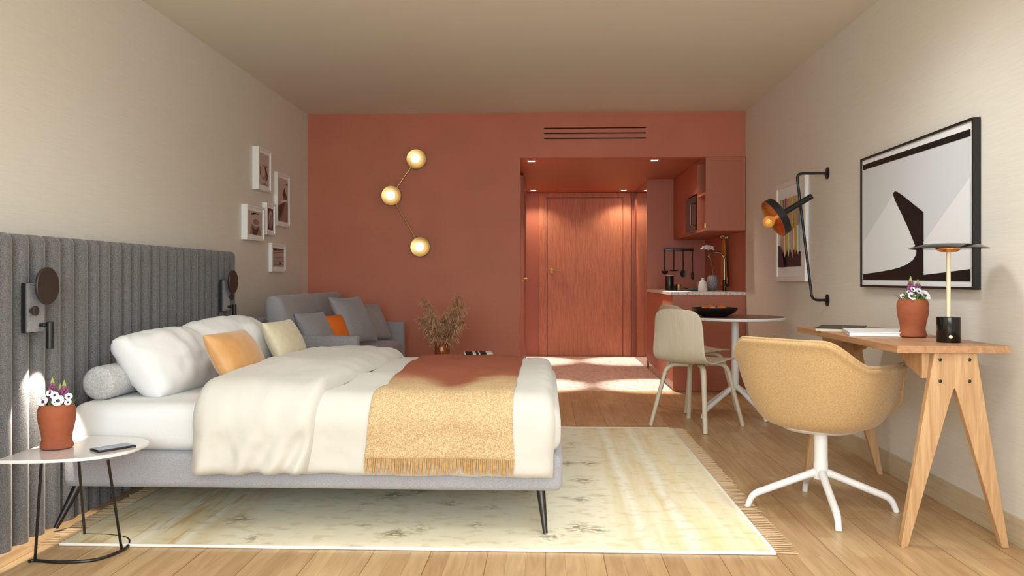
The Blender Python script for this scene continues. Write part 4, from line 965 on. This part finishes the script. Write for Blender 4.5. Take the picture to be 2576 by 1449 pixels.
part('screen', box1(-0.0325, 0.0325, -0.0665, 0.0665, 0.008, 0.0084), M['screen'], ph, world=False, smooth=False, label='lit blue glass screen')

# ================================================================== KITCHEN
kb = thing('base_cabinet', 'terracotta kitchen base cabinet under the terrazzo worktop', 'cabinet', (1.48, 8.5, 0))
part('body', box1(XA + 0.02, XR - 0.001, YB + 0.02, YK - 0.002, 0.08, 0.865), M['terra_lac'], kb, smooth=False)
part('end_panel', box1(XA, XR - 0.001, YB, YB + 0.0195, 0.002, 0.865, bev=0.002), M['terra_lac'], kb, smooth=False)
part('plinth', box1(XA + 0.012, XR - 0.03, YB + 0.02, YK - 0.002, 0.002, 0.08), M['terra_gloss'], kb, smooth=False)
for k in range(3):
    y0 = YB + 0.022 + k * 0.625; part('door', box1(XA, XA + 0.0195, y0, y0 + 0.621, 0.082, 0.863, bev=0.002), M['terra_lac'], kb, smooth=False)
solo('worktop', box1(XA - 0.006, XR - 0.001, YB - 0.006, YK - 0.001, 0.866, 0.896, bev=0.003), M['counter'], 'white terrazzo worktop with brown chips in the kitchen niche', 'worktop', (1.48, 8.5, 0.866), smooth=False)
ZW = 0.8965
uc = thing('wall_cabinet', 'terracotta wall cabinet with an open shelf corner above the worktop', 'cabinet', (1.62, 8.5, 1.45))
UX = 1.446; U0 = 1.452; U1 = ZA - 0.002; NY0, NY1 = YB + 0.02, 8.03
part('end_panel', box1(UX, XR - 0.001, YB, NY0, U0, ZH - 0.003, bev=0.002), M['terra_lac'], uc, smooth=False)
part('bottom_panel', box1(UX + 0.001, XR - 0.001, NY0, YK - 0.001, U0, U0 + 0.018), M['terra_lac'], uc, smooth=False)
part('shelf', box1(UX + 0.012, XR - 0.02, NY0, NY1, 1.79, 1.808), M['terra_lac'], uc, smooth=False)
part('back_panel', box1(XR - 0.02, XR - 0.001, NY0, YK - 0.001, U0 + 0.018, U1), M['terra_lac'], uc, smooth=False)
part('partition', box1(UX + 0.002, XR - 0.02, NY1, NY1 + 0.018, U0 + 0.018, U1), M['terra_lac'], uc, smooth=False)
part('partition', box1(UX + 0.002, XR - 0.02, 8.62, 8.638, U0 + 0.018, U1), M['terra_lac'], uc, smooth=False)
part('top_panel', box1(UX + 0.002, XR - 0.02, NY0, NY1, U1 - 0.03, U1), M['terra_lac'], uc, smooth=False)
part('door', box1(UX, UX + 0.018, NY1 + 0.002, 8.636, 1.83, U1, bev=0.002), M['terra_lac'], uc, smooth=False)
part('door', box1(UX, UX + 0.018, 8.64, YK - 0.002, U0 + 0.02, U1, bev=0.002), M['terra_lac'], uc, smooth=False)
c = at_y(1772, 567, YB - 0.005)
part('handle', box1(UX - 0.012, UX + 0.004, YB - 0.004, YB + 0.02, c.z - 0.026, c.z + 0.026, bev=0.003), M['brass'], uc, label='small brass tab handle')
mw = thing('microwave', 'black microwave built into the wall cabinet', 'microwave', (1.6, 8.33, U0 + 0.0185))
part('body', box1(UX + 0.02, XR - 0.025, NY1 + 0.022, 8.615, U0 + 0.02, 1.815), M['black'], mw, smooth=False)
part('door', box1(UX - 0.012, UX + 0.0195, NY1 + 0.02, 8.617, U0 + 0.03, 1.812, bev=0.003), M['blackgloss'], mw, smooth=False)
part('bottom_trim', box1(UX - 0.012, UX + 0.0195, NY1 + 0.02, 8.617, U0 + 0.019, U0 + 0.029, bev=0.001), M['chrome'], mw, smooth=False, label='steel bottom trim')
b = NB(); tube(b, bend([(UX - 0.012, NY1 + 0.09, U0 + 0.08), (UX - 0.045, NY1 + 0.09, U0 + 0.08), (UX - 0.045, NY1 + 0.09, 1.74), (UX - 0.012, NY1 + 0.09, 1.74)], 0.015), 0.007, 8); part('handle', b, M['chrome'], mw, label='vertical chrome handle')

# utensil rail on the rear panel
ra, rb = at_y(1669, 628.5, YK - 0.03), at_y(1745, 628.5, YK - 0.03)
rl = thing('utensil_rail', 'black rail for kitchen utensils on the terracotta rear panel', 'rail', ((ra.x + rb.x) / 2, YK, ra.z))
part('bar', box1(ra.x, rb.x, YK - 0.036, YK - 0.024, ra.z - 0.014, ra.z + 0.014, bev=0.004), M['gunmetal'], rl)
for x in (ra.x + 0.02, rb.x - 0.02): part('bracket', tube(NB(), [(x, YK - 0.001, ra.z), (x, YK - 0.03, ra.z)], 0.007, 10), M['gunmetal'], rl)
for k, (px, zb, kind, lab) in enumerate(((1672, 690, 'ladle', 'dark ladle hanging first on the utensil rail, above the canister'), (1695, 688, 'skimmer', 'dark skimmer hanging second on the utensil rail'), (1718.5, 694, 'spoon', 'round dark serving spoon hanging third on the utensil rail'), (1742, 698, 'spatula', 'narrow dark spatula hanging last on the utensil rail'))):
    y = YK - 0.043; c = at_y(px, 632, y); e = at_y(px, zb, y); x = c.x
    t = thing(kind, lab, 'utensil', (x, y, e.z), 0, 'utensils on the rail')
    b = NB(); tube(b, bend([(x, y + 0.014, c.z + 0.022), (x, y - 0.002, c.z + 0.024), (x, y, c.z), (x, y, e.z + 0.05)], 0.008), 0.006, 8); part('handle', b, M['gunmetal'], t)
    b = NB()
    if kind == 'ladle': lathe(b, [(0, -0.028), (0.02, -0.024), (0.035, -0.008), (0.039, 0.008), (0.036, 0.008), (0.03, -0.004), (0, -0.02)], 20, c=(x, y - 0.012, e.z + 0.03)); tube(b, [(x, y, e.z + 0.052), (x, y + 0.012, e.z + 0.036)], 0.005, 6)
    elif kind == 'skimmer': lathe(b, [(0, 0.004), (0.04, 0.008), (0.05, 0.014), (0.049, 0.018), (0.03, 0.011), (0, 0.009)], 24, c=(x, y - 0.015, e.z + 0.022)); tube(b, [(x, y, e.z + 0.052), (x, y + 0.005, e.z + 0.034)], 0.005, 6)
    elif kind == 'spoon': lathe(b, [(0, -0.006), (0.022, -0.004), (0.031, 0.002), (0.03, 0.005), (0, 0.0)], 24, mtx=axis_m((x, y, e.z + 0.026), (0.1, -1, 0)) @ Matrix.Diagonal((1, 1.35, 1, 1)))
    else: lathe(b, [(0, -0.003), (0.018, -0.002), (0.0195, 0.001), (0, 0.003)], 20, mtx=axis_m((x, y, e.z + 0.02), (0.1, -1, 0)) @ Matrix.Diagonal((1, 2.4, 1, 1)))
    part('head', b, M['gunmetal'], t)
def onw(px, d):  # a point on the worktop in line px at depth d
    k = d / (CT); r = ray(px, 700); s = d / r[1]; return Vector((r[0] * s, d, ZW))
b = NB(); s0 = onw(1700, 8.0)
sk = thing('sink', 'black sink basin set into the terrazzo worktop', 'sink', (1.46, 8.3, ZW))
b = NB(); bx(b, 1.24, 1.66, 8.02, 8.04, ZW, ZW + 0.004); bx(b, 1.24, 1.66, 8.56, 8.58, ZW, ZW + 0.004); bx(b, 1.24, 1.26, 8.04, 8.56, ZW, ZW + 0.004); bx(b, 1.64, 1.66, 8.04, 8.56, ZW, ZW + 0.004)
part('rim', b, M['black'], sk, smooth=False); part('basin', box1(1.26, 1.64, 8.04, 8.56, ZW, ZW + 0.0015), M['blackgloss'], sk, smooth=False)
fp = Vector((1.725, 8.2, ZW)); fp.x = onw(1822, 8.2).x - 0.0
fc = thing('faucet', 'tall dark chrome swan neck faucet behind the sink', 'faucet', fp)
zt = at_y(1822, 655, 8.2).z - ZW; rr = 0.082
pth = [Vector((0, 0, 0.0)), Vector((0, 0, zt * 0.5))] + [Vector((-rr + rr * math.cos(R(a)), -0.0, zt + rr * math.sin(R(a)))) for a in range(0, 166, 12)]
part('spout', tube(NB(), pth, 0.0085, 14), M['chrome'], fc, world=False)
part('body', lathe(NB(), [(0, 0), (0.024, 0), (0.024, 0.006), (0.017, 0.010), (0.017, 0.10), (0.012, 0.106), (0, 0.106)], 24), M['gunmetal'], fc, world=False)
b = NB(); lathe(b, [(0, 0), (0.019, 0), (0.019, 0.03), (0, 0.03)], 20, mtx=axis_m((0.008, -0.008, 0.055), (0.5, -1, 0))); tube(b, [(0.02, -0.03, 0.06), (0.022, -0.034, 0.13)], 0.005, 8); part('lever', b, M['chrome'], fc, world=False)
cp = onw(1684, 8.75); cp.z = ZW
can = solo('canister', lathe(NB(), [(0, 0.0), (0.043, 0.0), (0.045, 0.004), (0.045, 0.145), (0.043, 0.149), (0, 0.149)], 32, c=cp), M['gunmetal'], 'tall dark metal canister with a wooden lid on the worktop', 'canister', cp)
part('lid', lathe(NB(), [(0, 0.1495), (0.044, 0.1495), (0.046, 0.152), (0.046, 0.158), (0, 0.16)], 32, c=cp), M['oak'], can, label='wooden lid')
for px, d, r_, h, mk, lab, nm in ((1698, 8.66, 0.023, 0.062, 'gunmetal', 'small dark metal cup between the canister and the brass cup', 'cup'), (1707.5, 8.66, 0.024, 0.06, 'brass', 'small brass cup on the worktop', 'cup')):
    p = onw(px, d); solo(nm, lathe(NB(), [(0, 0), (r_ * 0.92, 0), (r_, 0.004), (r_, h), (r_ - 0.002, h), (r_ - 0.003, 0.006), (0, 0.005)], 28, c=p), M[mk], lab, 'cup', p)
p = onw(1744, 8.76); solo('dish', lathe(NB(), [(0, 0), (0.04, 0), (0.052, 0.008), (0.058, 0.02), (0.055, 0.02), (0.045, 0.008), (0, 0.006)], 32, c=p), M['teal'], 'shallow teal dish on the worktop behind the sink', 'dish', p)
p = onw(1725, 8.78); b = NB(); tube(b, bend([p + Vector((-0.05, 0, 0.008)), p + Vector((0.0, 0.0, 0.02)), p + Vector((0.03, 0.0, 0.008))], 0.02), 0.006, 8); solo('brush', b, M['black'], 'small black brush lying left of the teal dish', 'brush', p)
p = onw(1768, 8.02); p.z = ZW + 0.0
solo('bottle', lathe(NB(), [(0, 0), (0.042, 0), (0.045, 0.005), (0.042, 0.06), (0.034, 0.09), (0.016, 0.104), (0.013, 0.114), (0.017, 0.122), (0.017, 0.128), (0.0, 0.128)], 32, c=p + Vector((0, 0.66, 0)) if False else p), M['stonewhite'], 'white ceramic bottle beside the mottled vase at the sink', 'bottle', p)
vv = onw(1793, 8.12)
v1 = thing('vase', 'mottled grey round vase with pale blossom beside the faucet', 'vase', vv)
part('body', lathe(NB(), [(0, 0), (0.03, 0), (0.034, 0.004), (0.052, 0.05), (0.058, 0.09), (0.056, 0.12), (0.044, 0.142), (0.046, 0.152), (0.042, 0.152), (0.04, 0.142), (0, 0.13)], 32), M['stone'], v1, world=False)
bl = at_y(1780, 626, 8.12) - vv
b = NB(); tube(b, bend([(0, 0, 0.13), (0.0, 0, 0.22), bl - Vector((0, 0, 0.01))], 0.05), 0.0025, 6); part('stem', b, M['leaf'], v1, world=False)
b = NB(); rs = random.Random(12)
for i in range(80):
    a, q = rs.uniform(0, 6.283), rs.random() ** 0.5; ball(b, bl + Vector((0.062 * q * math.cos(a), 0.045 * q * math.sin(a), 0.030 * (1 - q * q) + rs.uniform(-0.012, 0.01))), rs.uniform(0.005, 0.009), 1)
part('blossom', b, M['petal'], v1, world=False, label='cluster of small white blossoms')
p = onw(1762, 8.9); solo('jar', lathe(NB(), [(0, 0), (0.036, 0), (0.04, 0.005), (0.04, 0.075), (0.03, 0.088), (0, 0.088)], 28, c=p), M['stone'], 'small grey jar half hidden behind the white bottle', 'jar', p)
# hooks and towel on the kitchen side wall
hk = at_x(1827, 598, XR)
hr = thing('hook_rail', 'white double hook on the kitchen side wall under the cabinet', 'hook', (XR, hk.y, hk.z))
b = NB(); bx(b, XR - 0.008, XR - 0.001, hk.y - 0.07, hk.y + 0.07, hk.z - 0.011, hk.z + 0.011, bev=0.003)
part('backplate', b, M['white'], hr)
for dy in (-0.05, 0.05): part('peg', tube(NB(), bend([(XR - 0.006, hk.y + dy, hk.z), (XR - 0.04, hk.y + dy, hk.z), (XR - 0.044, hk.y + dy, hk.z + 0.02)], 0.01), 0.006, 8), M['white'], hr)
b = NB(); rows = []; zt_, zb_ = hk.z + 0.005, at_x(1822, 718, XR).z
for i in range(15):
    f = i / 14; z = zt_ + (zb_ - zt_) * f; w = 0.02 + 0.10 * f ** 0.6; row = []
    for j in range(25):
        v = -1 + j / 12; row.append(Vector((XR - 0.03 - 0.012 * math.sin(v * 9 + f * 2) * (0.4 + 0.6 * f) - 0.006 * (1 - f), hk.y - 0.05 + v * w + 0.02 * f, z + 0.012 * math.sin(v * 4) * f)))
    rows.append(row)
grid(b, rows); tw = solo('towel', b, M['towel'], 'mustard linen towel hanging from the white hook beside the faucet', 'towel', (XR - 0.03, hk.y, zb_), ang=80)
md = tw.modifiers.new('thickness', 'SOLIDIFY'); md.thickness = 0.006

# ================================================================== CAMERA, LIGHT, LOOK
cam = bpy.data.cameras.new('camera'); co = bpy.data.objects.new('camera', cam); COL.objects.link(co)
cam.sensor_width = 36.0; cam.lens = 36.0 * F / 2576.0; cam.shift_y = -(724.5 - HY) / 2576.0; cam.clip_start = 0.05
co.location = (0, 0, EYE); co.rotation_euler = (R(90), 0, TH); scn.camera = co

w = bpy.data.worlds.new('sky'); scn.world = w; w.use_nodes = True
t = w.node_tree; bg = t.nodes['Background']
tc = t.nodes.new('ShaderNodeTexCoord'); sx = t.nodes.new('ShaderNodeSeparateXYZ'); rp = t.nodes.new('ShaderNodeValToRGB')
rp.color_ramp.elements[0].position = 0.42; rp.color_ramp.elements[0].color = (0.58, 0.64, 0.66, 1)
rp.color_ramp.elements[1].position = 0.56; rp.color_ramp.elements[1].color = (0.82, 0.93, 1.0, 1)
mr = t.nodes.new('ShaderNodeMapRange'); mr.inputs['From Min'].default_value = -1; mr.inputs['From Max'].default_value = 1
t.links.new(tc.outputs['Generated'], sx.inputs['Vector']); t.links.new(sx.outputs['Z'], mr.inputs['Value']); t.links.new(mr.outputs['Result'], rp.inputs['Fac']); t.links.new(rp.outputs['Color'], bg.inputs['Color'])
bg.inputs['Strength'].default_value = 10.5
pl = bpy.data.lights.new('window_daylight', 'AREA'); pl.shape = 'RECTANGLE'; pl.size = wx1 - wx0; pl.size_y = wz1 - wz0; pl.cycles.is_portal = True
po = bpy.data.objects.new('window_daylight', pl); COL.objects.link(po); po.location = ((wx0 + wx1) / 2, YW - 0.15, (wz0 + wz1) / 2); po.rotation_euler = (R(90), 0, 0)

scn.view_settings.view_transform = 'Standard'; scn.view_settings.look = 'None'; scn.view_settings.exposure = 0.12; scn.view_settings.gamma = 1.0
cy_ = scn.cycles
cy_.max_bounces = 8; cy_.diffuse_bounces = 5; cy_.glossy_bounces = 3; cy_.transmission_bounces = 6; cy_.caustics_reflective = False; cy_.caustics_refractive = False
cy_.sample_clamp_indirect = 4.0
